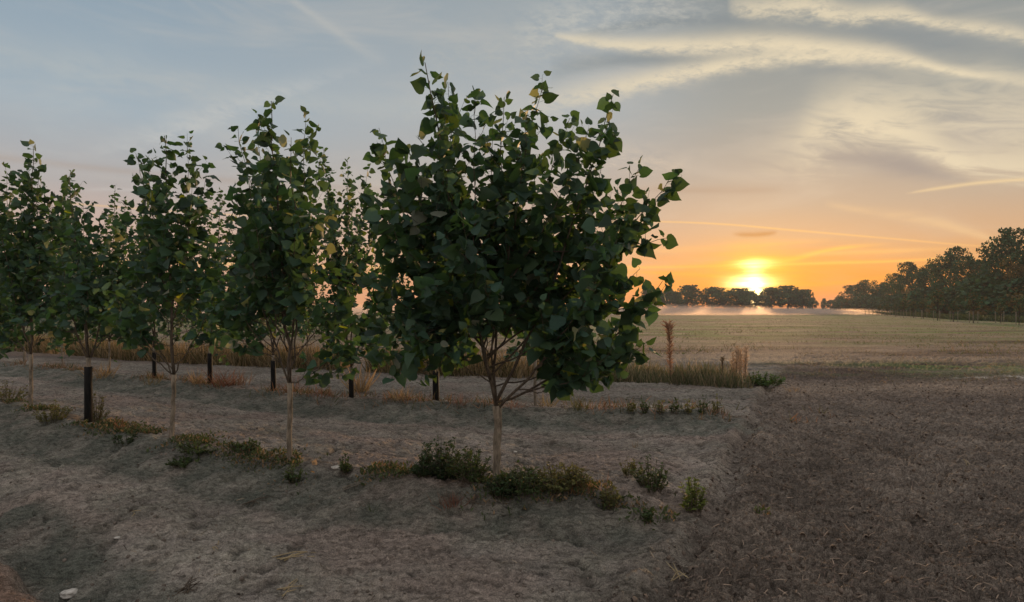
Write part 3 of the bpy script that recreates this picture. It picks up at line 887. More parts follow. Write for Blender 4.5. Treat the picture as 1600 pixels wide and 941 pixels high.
# ------------------------------------------------------------------ far broadleaf trees
def oak_data(seed, H, Wd, nleaf, lsize, brown=0.0, gap=1.0, low=.28):
    """mesh data (trunk, limbs, crown) of a full-grown broadleaf, height H, crown width Wd"""
    rs = np.random.RandomState(seed)
    tb = MB()
    tr = H * .028
    tb.tube([(0, 0, -.3), (0.02 * H, 0, H * .15), (0, .01 * H, H * .35), (.01 * H, 0, H * .62)], [tr * 1.4, tr, tr * .8, tr * .35], 8)
    lb = MB(); cl = []
    nb = 15
    for i in range(nb):
        a = i * 2.4 + rs.rand() * .6
        f = (i + .5) / nb
        z = H * (low + (1 - low) * f * .93)
        prof = math.sin(math.pi * min(max((f * .8 + .18), 0), 1)) ** .6
        rad = Wd * .5 * prof * (.45 + .5 * rs.rand())
        c = np.array([math.cos(a) * rad, math.sin(a) * rad, z])
        st = np.array([0, 0, max(H * .14, z - rad * 1.0 - H * .1)])
        mid = (st + c) / 2 + np.array([0, 0, -.03 * H])
        lb.tube([st, mid, c], [tr * .45, tr * .28, tr * .08], 5, False)
        R = Wd * (.15 + .07 * rs.rand())
        cl.append((c, R))
        for k in range(3):
            o = rs.randn(3); o /= np.linalg.norm(o)
            c2 = c + o * R * 1.05
            cl.append((c2, R * .55))
            lb.tube([c, (c + c2) / 2, c2], [tr * .12, tr * .08, tr * .04], 4, False)
    tp = np.array([0, 0, H * .93]); cl.append((tp, Wd * .12))
    wt = np.array([r ** 2.2 for _, r in cl]); wt /= wt.sum()
    idx = rs.choice(len(cl), nleaf, p=wt)
    cen = np.array([c for c, _ in cl])[idx]; R = np.array([r for _, r in cl])[idx]
    o = rs.randn(nleaf, 3); o /= np.linalg.norm(o, axis=1, keepdims=True)
    rad = R * (.35 + .65 * rs.rand(nleaf) ** .5) * gap
    P = cen + o * rad[:, None] * np.array([1, 1, .72])
    P[:, 2] = np.clip(P[:, 2], H * .10, H)
    D = rs.randn(nleaf, 3) + np.array([0, 0, -.2]); N = rs.randn(nleaf, 3)
    S = lsize * (.6 + .8 * rs.rand(nleaf))
    cshade = rs.rand(len(cl), 1) * .6 + .7
    g = np.array([.040, .092, .042]); br = np.array([.13, .095, .035])
    tint = g * cshade[idx] * (.7 + .6 * rs.rand(nleaf, 1))
    isb = (rs.rand(nleaf) < brown) | (rs.rand(len(cl)) < brown)[idx]
    tint[isb] = br * (.6 + .7 * rs.rand(isb.sum(), 1))
    return tb, lb, (P, D, N, S, tint)
SQ = (np.array([(-.5, 0, 0), (0, .15, .12), (.5, 0, 0), (.3, .8, .05), (-.25, .9, -.05)], float), np.array([(0, 1, 4), (1, 3, 4), (1, 2, 3)]))
def oak_proto(*a, **k):
    tb, lb, cr = oak_data(*a, **k)
    root = bpy.data.objects.new('broadleaf_tree', None)
    t = tb.build('trunk', M_OAK); l = lb.build('limbs', M_OAK); c = scatter('crown', SQ, *cr, M_FOL)
    for o in (t, l, c): COL.objects.unlink(o)
    return (t.data, l.data, c.data)
def oak_place(proto, loc, s, sz, rz, label, group):
    root = empty('broadleaf_tree', loc, label, 'tree', group, rz)
    root.scale = (s, s, sz)
    for nm, d in zip(('trunk', 'limbs', 'crown'), proto):
        o = bpy.data.objects.new(nm, d); COL.objects.link(o); o.parent = root
    return root
# protos are 10 m high, 9 m wide
FARP = [oak_proto(401 + i, 10, 9.5, 2600, .55, low=.22) for i in range(3)]
NEARP = [oak_proto(421 + i, 10, 8.2, 6000, .27, brown=(.0, .03, .10)[i], low=.12) for i in range(3)]
# the misty row on the horizon, photo columns with their tops
far = [(1018, 452, 300, 30), (1047, 453, 300, 26), (1074, 447, 298, 34), (1113, 449, 302, 34), (1151, 452, 300, 38), (1172, 455, 306, 24), (1206, 450, 299, 34),
       (1232, 448, 302, 34), (1254, 453, 300, 28)]
names = ['leftmost in the misty far row, half behind poplar leaves', 'narrow, just right of the poplar in the misty far row', 'tall and round in the left half of the misty far row',
         'round-topped, middle of the left clump in the misty far row', 'directly left of the low sun in the misty far row', 'small, right under the sun in the misty far row',
         'directly right of the low sun in the misty far row', 'tallest right of the sun in the misty far row', 'rightmost rounded in the misty far row']
for i, ((px, top, D, w), nm) in enumerate(zip(far, names)):
    hh = CAM_H + D * (HOR - top) / F; wd = w * D / F
    oak_place(FARP[i % 3], ((px - 800) / F * D, D, 0), wd / 9.0 * 1.25, hh / 10, i * 1.3, 'distant dark tree, ' + nm, 'far trees on the horizon')
# small things on the skyline between the two rows
for i, (px, top, D, w, nm) in enumerate([(1270, 466, 340, 14, 'tiny distant tree just past the end of the misty far row'), (1287, 467, 360, 8, 'tiny narrow tree alone against the orange horizon gap'),
                                          (1298, 469, 350, 16, 'low distant tree right of the orange horizon gap'), (1312, 464, 330, 20, 'low distant tree where the right-hand row begins')]):
    hh = CAM_H + D * (HOR - top) / F; wd = w * D / F
    oak_place(FARP[(i + 1) % 3], ((px - 800) / F * D, D, 0), wd / 9, hh / 10, i * 2.1, nm, 'far trees on the horizon')
# the row that comes forward at the right
rrow = [(1330, 446, 270, 30), (1352, 438, 240, 36), (1378, 442, 215, 32), (1400, 428, 190, 34), (1425, 410, 165, 44), (1452, 414, 150, 46), (1484, 388, 130, 56), (1520, 402, 118, 54), (1545, 415, 112, 40), (1575, 360, 100, 78), (1608, 392, 88, 66), (1668, 350, 80, 90)]
rn = ['smallest and farthest tree of the right-hand row', 'rounded far tree of the right-hand row with sky showing through', 'low far tree of the right-hand row fading in haze', 'slightly taller hazy tree left of the stepped treetops',
      'upright tree where the right-hand row steps up', 'dense tree just left of the domed tall tree', 'tall tree with a domed dark crown in the right-hand row', 'lighter brown-tinged tree right of the domed tall tree',
      'low tree in the gap before the tallest right-hand tree', 'tallest tree of the right-hand row, open branches against the sky', 'olive-brown tree on the right edge in front of the tallest one', 'large tree mostly outside the right edge']
for i, ((px, top, D, w), nm) in enumerate(zip(rrow, rn)):
    hh = CAM_H + D * (HOR - top) / F; wd = w * D / F
    P_ = NEARP[[0, 1, 0, 1, 0, 1, 0, 2, 1, 0, 2, 1][i]]
    oak_place(P_, ((px - 800) / F * D, D, 0), wd / 7.6 * 1.0, hh / 10, i * 1.7, nm, 'full-grown trees along the right field edge')
# undergrowth below them
BUSHP = [oak_proto(441 + i, 10, 13, 2600, .8, brown=.05, low=.06) for i in range(2)]
for i in range(24):
    f = i / 23
    px = 1322 + 320 * f ** .9
    D = float(np.interp(px, [q[0] for q in rrow], [q[2] for q in rrow])) - 4 - 5 * (i % 2)
    hh = rnd.uniform(3.6, 6.8)
    x = (px - 800) / F * D
    root = empty('shrub', (x, D, -.2), 'bushy shrub number %d' % i, 'shrub', 'shrubs below the right-hand tree row', i * 2.2)
    root['label'] = 'dark undergrowth shrub among those below the right-hand tree row'
    root.scale = (hh / 10 * 1.3, hh / 10 * 1.3, hh / 10)
    for nm_, d in zip(('stem', 'branches', 'foliage'), BUSHP[i % 2]):
        o = bpy.data.objects.new(nm_, d); COL.objects.link(o); o.parent = root
# newly planted staked saplings in front of the right-hand row
SAPP = oak_proto(461, 3, 1.2, 420, .13, brown=.25, low=.5)
sap = [(1412, 497, 2.9, 0), (1427, 497, 2.7, 0), (1443, 498, 3.0, 0), (1465, 501, 4.0, 1), (1490, 503, 2.4, 0), (1521, 505, 3.3, 1), (1563, 505, 2.2, 0), (1592, 508, 2.6, 1), (1399, 495, 2.2, 0), (1386, 494, 2.4, 0), (1374, 493, 2.1, 0)]
sn = ['yellowish staked sapling, first of the close trio', 'yellowish staked sapling, middle of the close trio', 'yellowish staked sapling, right one of the close trio', 'tall dark-stemmed staked sapling below the domed tree',
      'short staked sapling with pale posts below the brown-tinged tree', 'slender staked sapling below the orange gap in the trees', 'short staked sapling with pale posts below the tallest tree', 'staked sapling near the right edge of the photo',
      'small misty staked sapling left of the close trio', 'second misty staked sapling left of the close trio', 'farthest misty staked sapling of the line']
for i, ((px, py, hh, dk), lab) in enumerate(zip(sap, sn)):
    x, y = flat(px, py)
    root = empty('staked_sapling', (x, y, 0), lab, 'sapling', 'staked saplings along the field edge', i * .8)
    for nm_, d in zip(('trunk', 'limbs', 'crown'), SAPP):
        o = bpy.data.objects.new(nm_, d); COL.objects.link(o); o.parent = root
        s = hh / 3
        o.scale = (s * .4, s * .4, s) if nm_ == 'trunk' else (s, s, s)
    for a in (0, 2.1, 4.2):
        m = MB(); q = .42
        m.tube([(math.cos(a) * q, math.sin(a) * q, -.2), (math.cos(a) * q, math.sin(a) * q, 1.25)], [.028, .028], 6)
        m.build('stake', M_WOOD, root)
# fence posts fading in the mist
for i, px in enumerate([1352, 1358, 1364, 1370, 1378, 1383, 1391]):
    x, y = flat(px, 492.5 + i * .2)
    m = MB(); m.tube([(0, 0, -.2), (0, 0, .6), (0, 0, 1.35)], [.06, .06, .055], 7)
    o = m.build('fence_post', M_WOOD)
    o.location = (x, y, 0)
    tag(o, 'thin grey post among those fading into the mist at the field edge', 'post', 'posts fading into the mist')

# ------------------------------------------------------------------ weeds
BLADE = (np.array([(-.035, 0, 0), (.035, 0, 0), (.028, .4, .03), (-.028, .4, .03), (.016, .75, .12), (-.016, .75, .12), (0, 1, .26)], float),
         np.array([(0, 1, 2), (0, 2, 3), (3, 2, 4), (3, 4, 5), (5, 4, 6)]))
def tri_soup(name, T, P, D, N, S, tint, mat, parent=None):
    return scatter(name, T, P, D, N, S, tint, mat, parent)
def tuft(loc, h, w, n, col, label, cat='grass tuft', group=None, seed=0, name='grass_tuft', mat=None, wide=1.0, spread=.55, parts=None):
    rs = np.random.RandomState(seed)
    P = np.zeros((n, 3)); P[:, 0] = rs.randn(n) * w * .22; P[:, 1] = rs.randn(n) * w * .22
    P[:, 2] = -.01
    D = np.stack([rs.randn(n) * spread, rs.randn(n) * spread, np.ones(n)], 1) + P * np.array([1.2 / max(w, .05), 1.2 / max(w, .05), 0])
    N = np.stack([rs.randn(n), rs.randn(n), np.full(n, .2)], 1)
    S = h * (.45 + .6 * rs.rand(n))
    c = np.array(col) * (.6 + .8 * rs.rand(n, 1))
    T = (BLADE[0] * np.array([wide, 1, 1]), BLADE[1])
    me_o = scatter(name, T, P, D, N, S, c, mat or M_WEED)
    me_o.location = loc
    tag(me_o, label, cat, group)
    return me_o
def leafy_weed(loc, h, w, nst, col, label, seed=0, lsz=.035, group=None, cat='weed', name='leafy_weed', stemcol=None, per=16):
    rs = np.random.RandomState(seed)
    root = empty(name, loc, label, cat, group)
    mb = MB(); P = []; D = []; N = []; S = []
    for i in range(nst):
        a = rs.rand() * 6.28; r = w * .5 * math.sqrt(rs.rand())
        b = np.array([math.cos(a) * r * .5, math.sin(a) * r * .5, -.02])
        hh = h * (.3 + .85 * rs.rand()) * (1 - .45 * (r / (w * .5)) ** 2)
        e = np.array([math.cos(a) * r * 1.0, math.sin(a) * r * 1.0, hh])
        m = (b + e) / 2 + np.array([0, 0, .12 * h])
        mb.tube([b, m, e], [.003, .0022, .001], 4, False)
        for k in range(per):
            t = .12 + .88 * rs.rand()
            p = bez(b, m, e, t)
            o = rs.randn(3); o[2] = abs(o[2]) * .5 + .1
            P.append(p); D.append(o); N.append(rs.randn(3) * .4 + np.array([0, 0, 1])); S.append(lsz * (.6 + .8 * rs.rand()))
    mb.build('stem', M_TWIG if stemcol is None else stemcol, root)
    n = len(P)
    c = np.array(col) * (.55 + .9 * rs.rand(n, 1))
    scatter('foliage', OT, P, D, N, S, c, M_WEED, root)
    return root
GREEN = (.055, .085, .03); DGREEN = (.042, .070, .030); OLIVE = (.12, .125, .045); TAN = (.34, .26, .15); RUST = (.20, .10, .07); LIME = (.13, .17, .04); STRAW = (.42, .34, .2)
def at(px, py): return ground_px(px, py)
sc = lambda px_, D: px_ * D / F
def W(px, py, w, h, col, label, seed, dens=1.0, lsz=.035, per=16):
    x, y, z = at(px, py)
    return leafy_weed((x, y, z), sc(h, y), sc(w, y), int(34 * dens), col, label, seed, lsz, 'low leafy weeds by the trees', per=per)
W(690, 748, 90, 62, DGREEN, 'dense dark green bush of weeds left of the largest trunk', 1, 2.6, .034, 22)
W(735, 750, 75, 50, GREEN, 'mid-green bushy weed between the dark bush and the largest trunk', 2, 2.0, .03, 20)
W(662, 744, 40, 26, DGREEN, 'small low dark weed at the left end of the dark bush', 3, 1.0)
W(815, 768, 80, 40, GREEN, 'green weed close right of the largest trunk', 4, 1.8, .028, 20)
W(868, 762, 100, 36, OLIVE, 'wide olive weed right of the largest trunk', 5, 2.2, .028, 18)
W(782, 775, 50, 34, DGREEN, 'dark weed at the foot of the largest trunk', 6, 1.3)
W(900, 760, 50, 34, OLIVE, 'olive weed at the right end of the weed strip', 7, 1.2, .026)
W(1018, 764, 62, 46, GREEN, 'green weed on the bank edge, halfway to the tilled soil', 8, 1.5, .028)
W(1083, 798, 48, 50, LIME, 'yellow-green upright weed beside the edge of tilled soil', 9, 1.0, .032)
W(953, 796, 34, 46, OLIVE, 'narrow upright olive weed on the bank face', 10, .7, .03)
W(1008, 815, 26, 22, GREEN, 'tiny green seedling weed at the foot of the bank', 11, .4, .03)
W(985, 742, 44, 26, OLIVE, 'sparse olive weed behind the bank edge', 12, .6, .026)
W(310, 706, 70, 18, GREEN, 'green weed patch right of the leaning trunk', 13, 1.2, .03)
W(378, 704, 60, 16, GREEN, 'green weed patch left of the dark-leader trunk', 14, 1.0, .03)
W(288, 728, 50, 16, GREEN, 'dark weed low on the bank below the leaning trunk', 15, .9, .03)
W(196, 694, 44, 20, DGREEN, 'small dark weed on the bank right of the wide black guard', 16, .6, .03)
W(80, 660, 60, 34, OLIVE, 'olive weed between the two leftmost front trunks', 17, 1.3, .03)
W(152, 660, 34, 48, (.13, .13, .05), 'yellowish tall weed just right of the wide black guard', 18, 1.3, .026)
W(12, 628, 60, 36, OLIVE, 'olive weed at the left edge of the photo', 19, 1.4, .03)
W(460, 752, 30, 26, GREEN, 'small green weed below the dark-leader trunk', 20, .5, .03)
W(538, 738, 26, 28, GREEN, 'small green weed beside a pale stone on the bank', 21, .5, .03)
W(1196, 603, 60, 20, (.06, .11, .03), 'bright low green clump right of the dry plumes', 22, 1.4, .06)
W(1175, 598, 26, 18, DGREEN, 'little dark clump at the foot of the dry plumes', 23, .5, .05)
for i, px in enumerate([985, 1008, 1032, 1055, 1075, 1098, 1120]):
    W(px, 645 + (i % 3), 20, 24 + (i * 7) % 9, [OLIVE, GREEN][i % 2], ['short olive weed', 'short green weed'][i % 2] + ', %s of the seven in a line past the second row' % ['first', 'second', 'third', 'middle', 'fifth', 'sixth', 'last'][i], 30 + i, .35, .04, 12)
def Tf(px, py, w, h, n, col, label, seed, wide=.5, mat=None, spread=.45, nm='grass_tuft'):
    x, y, z = at(px, py)
    return tuft((x, y, z), sc(h, y), sc(w, y), n, col, label, group='grass tufts by the rows', seed=seed, wide=wide, mat=mat or M_DRY, spread=spread, name=nm)
Tf(706, 790, 40, 28, 90, RUST, 'rust-red dry tuft on the bank below the largest trunk', 51)
Tf(905, 770, 50, 22, 90, (.26, .13, .06), 'orange-brown dry tuft at the right end of the weed strip', 52)
Tf(190, 672, 30, 26, 30, RUST, 'reddish dry stalks right of the wide black guard', 53)
Tf(585, 800, 18, 22, 16, GREEN, 'small bluish green grass tuft on the bank', 54, mat=M_WEED)
Tf(350, 603, 40, 34, 70, RUST, 'reddish grass between two black guards in the second row', 55)
Tf(375, 602, 30, 30, 50, (.26, .16, .1), 'brown grass right of the reddish grass in the second row', 56)
Tf(562, 612, 26, 50, 80, TAN, 'tall tan dry seedhead tuft beside a black guard', 57)
Tf(628, 625, 28, 26, 80, TAN, 'tan tuft right of the tall seedhead in the second row', 58)
Tf(505, 620, 40, 20, 60, RUST, 'low reddish grass left of the tall seedhead', 59)
Tf(455, 612, 24, 28, 40, RUST, 'rusty grass behind the dark-leader trunk', 60)
Tf(308, 600, 16, 30, 50, TAN, 'small tan tuft left of a black guard in the second row', 61)
Tf(720, 632, 34, 22, 60, (.2, .12, .09), 'brown low tuft right of the second-row guard', 62)
Tf(800, 636, 40, 14, 60, RUST, 'low rusty grass in front of the slim pale trunk', 63)
Tf(860, 634, 30, 26, 60, (.24, .2, .1), 'tan grass right of the slim pale trunk', 64)
Tf(905, 640, 40, 30, 60, OLIVE, 'olive grass under the low right leaves of the largest poplar', 65)
Tf(1092, 655, 16, 16, 16, (.3, .18, .08), 'tiny orange-tan tuft in the bare lane', 66)
Tf(944, 766, 14, 34, 10, (.34, .2, .14), 'thin pinkish dry stalks leaning beside the bank edge', 67)
Tf(990, 700, 18, 16, 18, (.3, .18, .08), 'small tan tuft in the bare lane beyond the bank', 68)
Tf(240, 600, 30, 22, 40, (.22, .18, .09), 'tan grass around the guard left of the leaning trunk', 69)
Tf(160, 590, 40, 30, 60, (.24, .18, .09), 'tan grass around the thin bare trunks at left', 70)
Tf(1240, 612, 40, 16, 30, TAN, 'flattened tan straw tuft on the tilled soil near the plumes', 71, spread=1.2)

# dry tall stalks
def plume(px, py, w, h, nst, label, seed, col=(.36, .24, .15)):
    x, y, z = at(px, py)
    rs = np.random.RandomState(seed)
    root = empty('dry_stalk', (x, y, z), label, 'dry plant', 'tall dry plants by the grass strip')
    H = sc(h, y); Wd = sc(w, y)
    P = []; D = []; N = []; S = []
    mb = MB()
    for i in range(nst):
        bx = rs.randn() * Wd * .14; by = rs.randn() * Wd * .2
        ex = bx * 2.0; hh = H * (.82 + .2 * rs.rand()) if nst > 1 else H
        b = np.array([bx, by, -.03]); e = np.array([ex, by, hh])
        mb.tube([b, (b + e) / 2, e], [.009, .007, .002], 5)
        for k in range(560 if nst == 1 else 230):
            t = .12 + .88 * rs.rand() ** .75
            p = b + (e - b) * t
            a = rs.rand() * 6.28
            o = np.array([math.cos(a), math.sin(a), .3 + 1.2 * rs.rand()])
            P.append(p); D.append(o); N.append(rs.randn(3)); S.append((.03 + .10 * rs.rand() ** 1.5) * (1.0 if t < .85 else (1.5 if nst == 1 else .8)) * (1.25 if nst == 1 and h > 60 else (.5 if nst == 1 else 1)))
    mb.build('stem', M_TWIG, root)
    c = np.array(col) * (.6 + .8 * rs.rand(len(P), 1))
    T_ = (OT[0] * np.array([.22, 1, 1]), OT[1])
    scatter('seed_head', T_, P, D, N, S, c, M_DRY, root)
plume(1050, 598, 16, 92, 1, 'tall single rusty dry stalk with a thick seedhead, standing above the grass strip', 81, (.34, .22, .15))
plume(1146, 598, 18, 56, 3, 'pale dry plume, left one of the pair at the end of the grass strip', 82, (.52, .43, .33))
plume(1160, 600, 20, 60, 4, 'pale dry plume, fuller right one of the pair at the end of the grass strip', 83, (.58, .48, .37))
plume(988, 566, 8, 30, 1, 'short dry stalk just right of the largest crown behind the grass', 84, (.36, .2, .12))
plume(1130, 600, 10, 40, 1, 'thin greyish stalk rising from the right end of the grass strip', 85, (.16, .13, .08))

def field_blades(name, P, h, col, label, cat, mat, wide=.5, lean=.4, seed=1):
    rs = np.random.RandomState(seed); n = len(P)
    D = np.stack([rs.randn(n) * lean, rs.randn(n) * lean, np.ones(n)], 1)
    N = np.stack([rs.randn(n), rs.randn(n), np.full(n, .2)], 1)
    T_ = (BLADE[0] * np.array([wide, 1, 1]), BLADE[1])
    o = scatter(name, T_, P, D, N, h, col, mat)
    return tag(o, label, cat, kind='stuff')
# grass strip at the third row
def strip_pts(x0, x1, n, half, rs):
    X = x0 + (x1 - x0) * rs.rand(n)
    Y = np.interp(X, *C3) + .15 + (rs.rand(n) - .5) * 2 * half
    return X, Y
rs = np.random.RandomState(9)
X, Y = strip_pts(1.0, 5.1, 8000, .5, rs)
kq = rs.rand(len(X)) < sst(5.15, 4.5, X) * .8 + .2
X = X[kq]; Y = Y[kq]
Z = height(X, Y)
hh = (.16 + .34 * rs.rand(len(X)) ** 1.4) * (1 + .6 * perlin(X * 1.8, Y * 1.8, 13))
mixc = rs.rand(len(X), 1)
col = np.where(mixc < .62, np.array([[.12, .14, .07]]), np.array([[.34, .28, .18]])) * (.6 + .8 * rs.rand(len(X), 1))
field_blades('grass', np.stack([X, Y, Z], 1), hh, col, 'strip of dense green and tan grass behind the second row, right part', 'grass', M_DRY, .55, .33, 2)
X, Y = strip_pts(-24, 1.2, 16000, .6, rs)
keep = perlin(X * .6, Y * .6, 19) > -.45
X = X[keep]; Y = Y[keep]
Z = height(X, Y)
hh = (.3 + .45 * rs.rand(len(X)))
mixc = rs.rand(len(X), 1)
col = np.where(mixc < .3, np.array([[.09, .09, .035]]), np.array([[.27, .21, .12]])) * (.6 + .8 * rs.rand(len(X), 1))
field_blades('grass', np.stack([X, Y, Z], 1), hh, col, 'strip of tan dry grass among the third row of poplars, left part', 'dry grass', M_DRY, .5, .33, 3)
# headland growth and sparse shoots on the open field
n = 15000
X = rs.uniform(5.5, 26, n); Y = rs.uniform(13.2, 24, n)
k = (fbm(X * .5, Y * 1.4, 21, 3) > .12) & (X > edge_x(Y) + .2)
X = X[k]; Y = Y[k]
col = np.where(rs.rand(len(X), 1) < .45, np.array([[.10, .115, .035]]), np.array([[.24, .18, .11]])) * (.6 + .8 * rs.rand(len(X), 1))
field_blades('sparse_grass', np.stack([X, Y, height(X, Y)], 1), .05 + .09 * rs.rand(len(X)), col, 'sparse short green and tan shoots on the crusted headland', 'grass', M_DRY, 1.0, .8, 4)
n = 42000
Y = 22 * (1 + rs.rand(n) ** 1.3 * 3.2); X = rs.uniform(-.95, .95, n) * Y
k = (fbm(X * .12, Y * .3, 22, 3) > -.02)
X = X[k]; Y = Y[k]
col = np.where(rs.rand(len(X), 1) < .7, np.array([[.10, .13, .04]]), np.array([[.26, .20, .13]])) * (.7 + .6 * rs.rand(len(X), 1))
field_blades('field_shoots', np.stack([X, Y, np.zeros(len(X)) - .01], 1), .07 + .10 * rs.rand(len(X)), col, 'young green crop shoots on the open field', 'crop', M_DRY, 2.0, .7, 5)
# strip of rough grass below the right-hand row
n = 9000
u = rs.rand(n); px = 1330 + 330 * u
D = np.interp(px, [1330, 1400, 1480, 1560, 1660], [185, 120, 82, 70, 56]) + 1.5 + rs.rand(n) * 14
X = (px - 800) / F * D
col = np.array([[.045, .065, .028]]) * (.6 + .9 * rs.rand(n, 1))
field_blades('verge_grass', np.stack([X, D, np.zeros(n) - .02], 1), .35 + .55 * rs.rand(n), col, 'rough dark grass verge under the right-hand tree row', 'grass', M_WEED, 2.2, .5, 6)
# straw and crumbs on the tilled soil
STRAWT = (np.array([(-.03, 0, 0), (.03, 0, 0), (.03, .5, .06), (-.03, .5, .06), (.02, 1, 0), (-.02, 1, 0)], float), np.array([(0, 1, 2), (0, 2, 3), (3, 2, 4), (3, 4, 5)]))
n = 45000
Y = 3.0 + 12 * rs.rand(n) ** 1.25; X = edge_x(Y) + .1 + rs.rand(n) * (Y * 1.05 + .5)
Z = height(X, Y) + .006
D = np.stack([rs.randn(n), rs.randn(n) * .7, rs.randn(n) * .25], 1); N = np.stack([rs.randn(n) * .4, rs.randn(n) * .4, np.ones(n)], 1)
col = np.where(rs.rand(n, 1) < .35, np.array([[.30, .22, .16]]), np.array([[.14, .10, .08]])) * (.6 + .8 * rs.rand(n, 1))
o = scatter('straw_litter', (STRAWT[0] * np.array([1.3, 1, 1]), STRAWT[1]), np.stack([X, Y, Z], 1), D, N, .02 + .06 * rs.rand(n) ** 2, col, M_CLOD)
tag(o, 'short straw and root bits strewn over the tilled brown soil', 'straw', kind='stuff')
# clods
ICO = (np.array([(0, 0, .5), (.45, 0, .2), (.14, .43, .22), (-.36, .26, .18), (-.36, -.26, .2), (.14, -.43, .18), (.36, .26, -.2), (-.14, .43, -.22), (-.45, 0, -.2), (-.14, -.43, -.2), (.36, -.26, -.2), (0, 0, -.5)], float),
       np.array([(0, 1, 2), (0, 2, 3), (0, 3, 4), (0, 4, 5), (0, 5, 1), (1, 6, 2), (2, 7, 3), (3, 8, 4), (4, 9, 5), (5, 10, 1), (2, 6, 7), (3, 7, 8), (4, 8, 9), (5, 9, 10), (1, 10, 6)]))
n = 20000
Y = 3.0 + 13 * rs.rand(n) ** 1.2; X = edge_x(Y) - .1 + rs.rand(n) ** 1.1 * (Y * 1.05 + .5)
Z = height(X, Y)
D = rs.randn(n, 3); N = rs.randn(n, 3)
col = np.array([[.155, .12, .095]]) * (.75 + .5 * rs.rand(n, 1))
o = scatter('soil_clods', ICO, np.stack([X, Y, Z], 1), D, N, .008 + .038 * rs.rand(n) ** 5, col, M_CLOD)
tag(o, 'small crumbly clods of the tilled brown soil', 'soil clods', kind='stuff')
n = 22000
Y = 3.0 + 13 * rs.rand(n) ** 1.2; X = edge_x(Y) - .05 - rs.rand(n) * (Y * 1.7 + 1)
Z = height(X, Y)
D = np.stack([rs.randn(n), rs.randn(n) * .7, rs.randn(n) * .2], 1); N = np.stack([rs.randn(n) * .4, rs.randn(n) * .4, np.ones(n)], 1)
col = np.where(rs.rand(n, 1) < .3, np.array([[.3, .24, .17]]), np.array([[.10, .075, .055]])) * (.6 + .8 * rs.rand(n, 1))
o = scatter('plant_litter', (STRAWT[0] * np.array([1.3, 1, 1]), STRAWT[1]), np.stack([X, Y, Z + .004], 1), D, N, .010 + .06 * rs.rand(n) ** 5, col, M_CLOD)
tag(o, 'scattered bits of dead leaf and stalk on the grey sand', 'litter', kind='stuff')

n = 16000
Y = 3.0 + 13 * rs.rand(n) ** 1.2; X = edge_x(Y) - .05 - rs.rand(n) * (Y * 1.7 + 1)
k = fbm(X * 1.3, Y * 1.3, 201, 3) > -.1
X = X[k]; Y = Y[k]; n = len(X)
o = scatter('sand_crumbs', ICO, np.stack([X, Y, height(X, Y)], 1), rs.randn(n, 3), rs.randn(n, 3), .006 + .03 * rs.rand(n) ** 4, np.array([[.20, .165, .135]]) * (.55 + .7 * rs.rand(n, 1)), M_CLOD)
tag(o, 'small crumbs and lumps on the grey sandy track and lanes', 'crumbs', kind='stuff')
# ragged low growth that links the weeds along the first crest
n = 26000
X = rs.uniform(-9, 2.2, n); so = rs.randn(n) * .16
Y = np.interp(X, *C1) + .05 + so
k = (fbm(X * 1.1, Y * 1.1, 211, 3) + .28 * np.exp(-((X - .1) / .9) ** 2) + .22 * np.exp(-((X + 3.2) / 1.0) ** 2)) > .18
X = X[k]; Y = Y[k]; n = len(X)
col = np.where(rs.rand(n, 1) < .72, np.array([[.06, .085, .035]]), np.array([[.22, .15, .09]])) * (.6 + .8 * rs.rand(n, 1))
D = np.stack([rs.randn(n) * .8, rs.randn(n) * .8, np.ones(n)], 1)
o = scatter('low_weeds', (OT[0] * np.array([.8, 1, 1]), OT[1]), np.stack([X, Y, height(X, Y) + rs.rand(n) * .05 * (fbm(X * 3, Y * 3, 5, 2) + .8)], 1), D, np.stack([rs.randn(n), rs.randn(n), rs.rand(n)], 1), .015 + .04 * rs.rand(n) ** 2, col, M_WEED)
tag(o, 'ragged low seedlings creeping along the front bank crest', 'weeds', kind='stuff')
n = 9000
X = rs.uniform(-14, 5, n); Y = np.interp(X, *C2) + .1 + rs.randn(n) * .22
k = fbm(X * .9, Y * .9, 221, 3) > -.05
X = X[k]; Y = Y[k]; n = len(X)
col = np.where(rs.rand(n, 1) < .4, np.array([[.08, .09, .035]]), np.array([[.26, .16, .10]])) * (.6 + .8 * rs.rand(n, 1))
field_blades('sparse_dry_grass', np.stack([X, Y, height(X, Y) - .01], 1), .05 + .16 * rs.rand(n) ** 2, col, 'thin dry and green grass along the second bank crest', 'grass', M_DRY, 1.0, .6, 7)

# straws, twigs and stones one can point at
def sticks(px, py, L, n, spread, col, label, seed, nm='straw_bundle', ang=0.0):
    x, y, z = at(px, py)
    rs = np.random.RandomState(seed)
    mb = MB()
    for i in range(n):
        a = ang + rs.randn() * spread
        l = sc(L, y) * (.4 + .6 * rs.rand())
        c = np.array([rs.randn() * .05 * l, rs.randn() * .03, .008 + .01 * i / n])
        d = np.array([math.cos(a), math.sin(a), 0]) * l / 2
        lift = np.array([0, 0, rs.rand() * .04 * spread])
        pa = c - d; pb = c + d + lift
        pa[2] = hgt(x + pa[0], y + pa[1]) - z + .004; pb[2] = hgt(x + pb[0], y + pb[1]) - z + .006 + lift[2]
        m = (pa + pb) / 2 + np.array([0, 0, .006])
        m[2] = max(m[2], hgt(x + m[0], y + m[1]) - z + .005)
        mb.tube([pa, m, pb], [.0035, .003, .002], 5)
    o = mb.build(nm, col)
    o.location = (x, y, z)
    tag(o, label, 'twigs' if 'twig' in nm else 'straw', 'straw and twigs lying on the sand')
M_STRAW = mat_bark('straw', (.30, .23, .13, 1), (.48, .38, .22, 1), 30)
sticks(462, 868, 70, 7, .16, M_STRAW, 'flat bundle of yellow straw in the middle of the sandy track', 1, ang=.12)
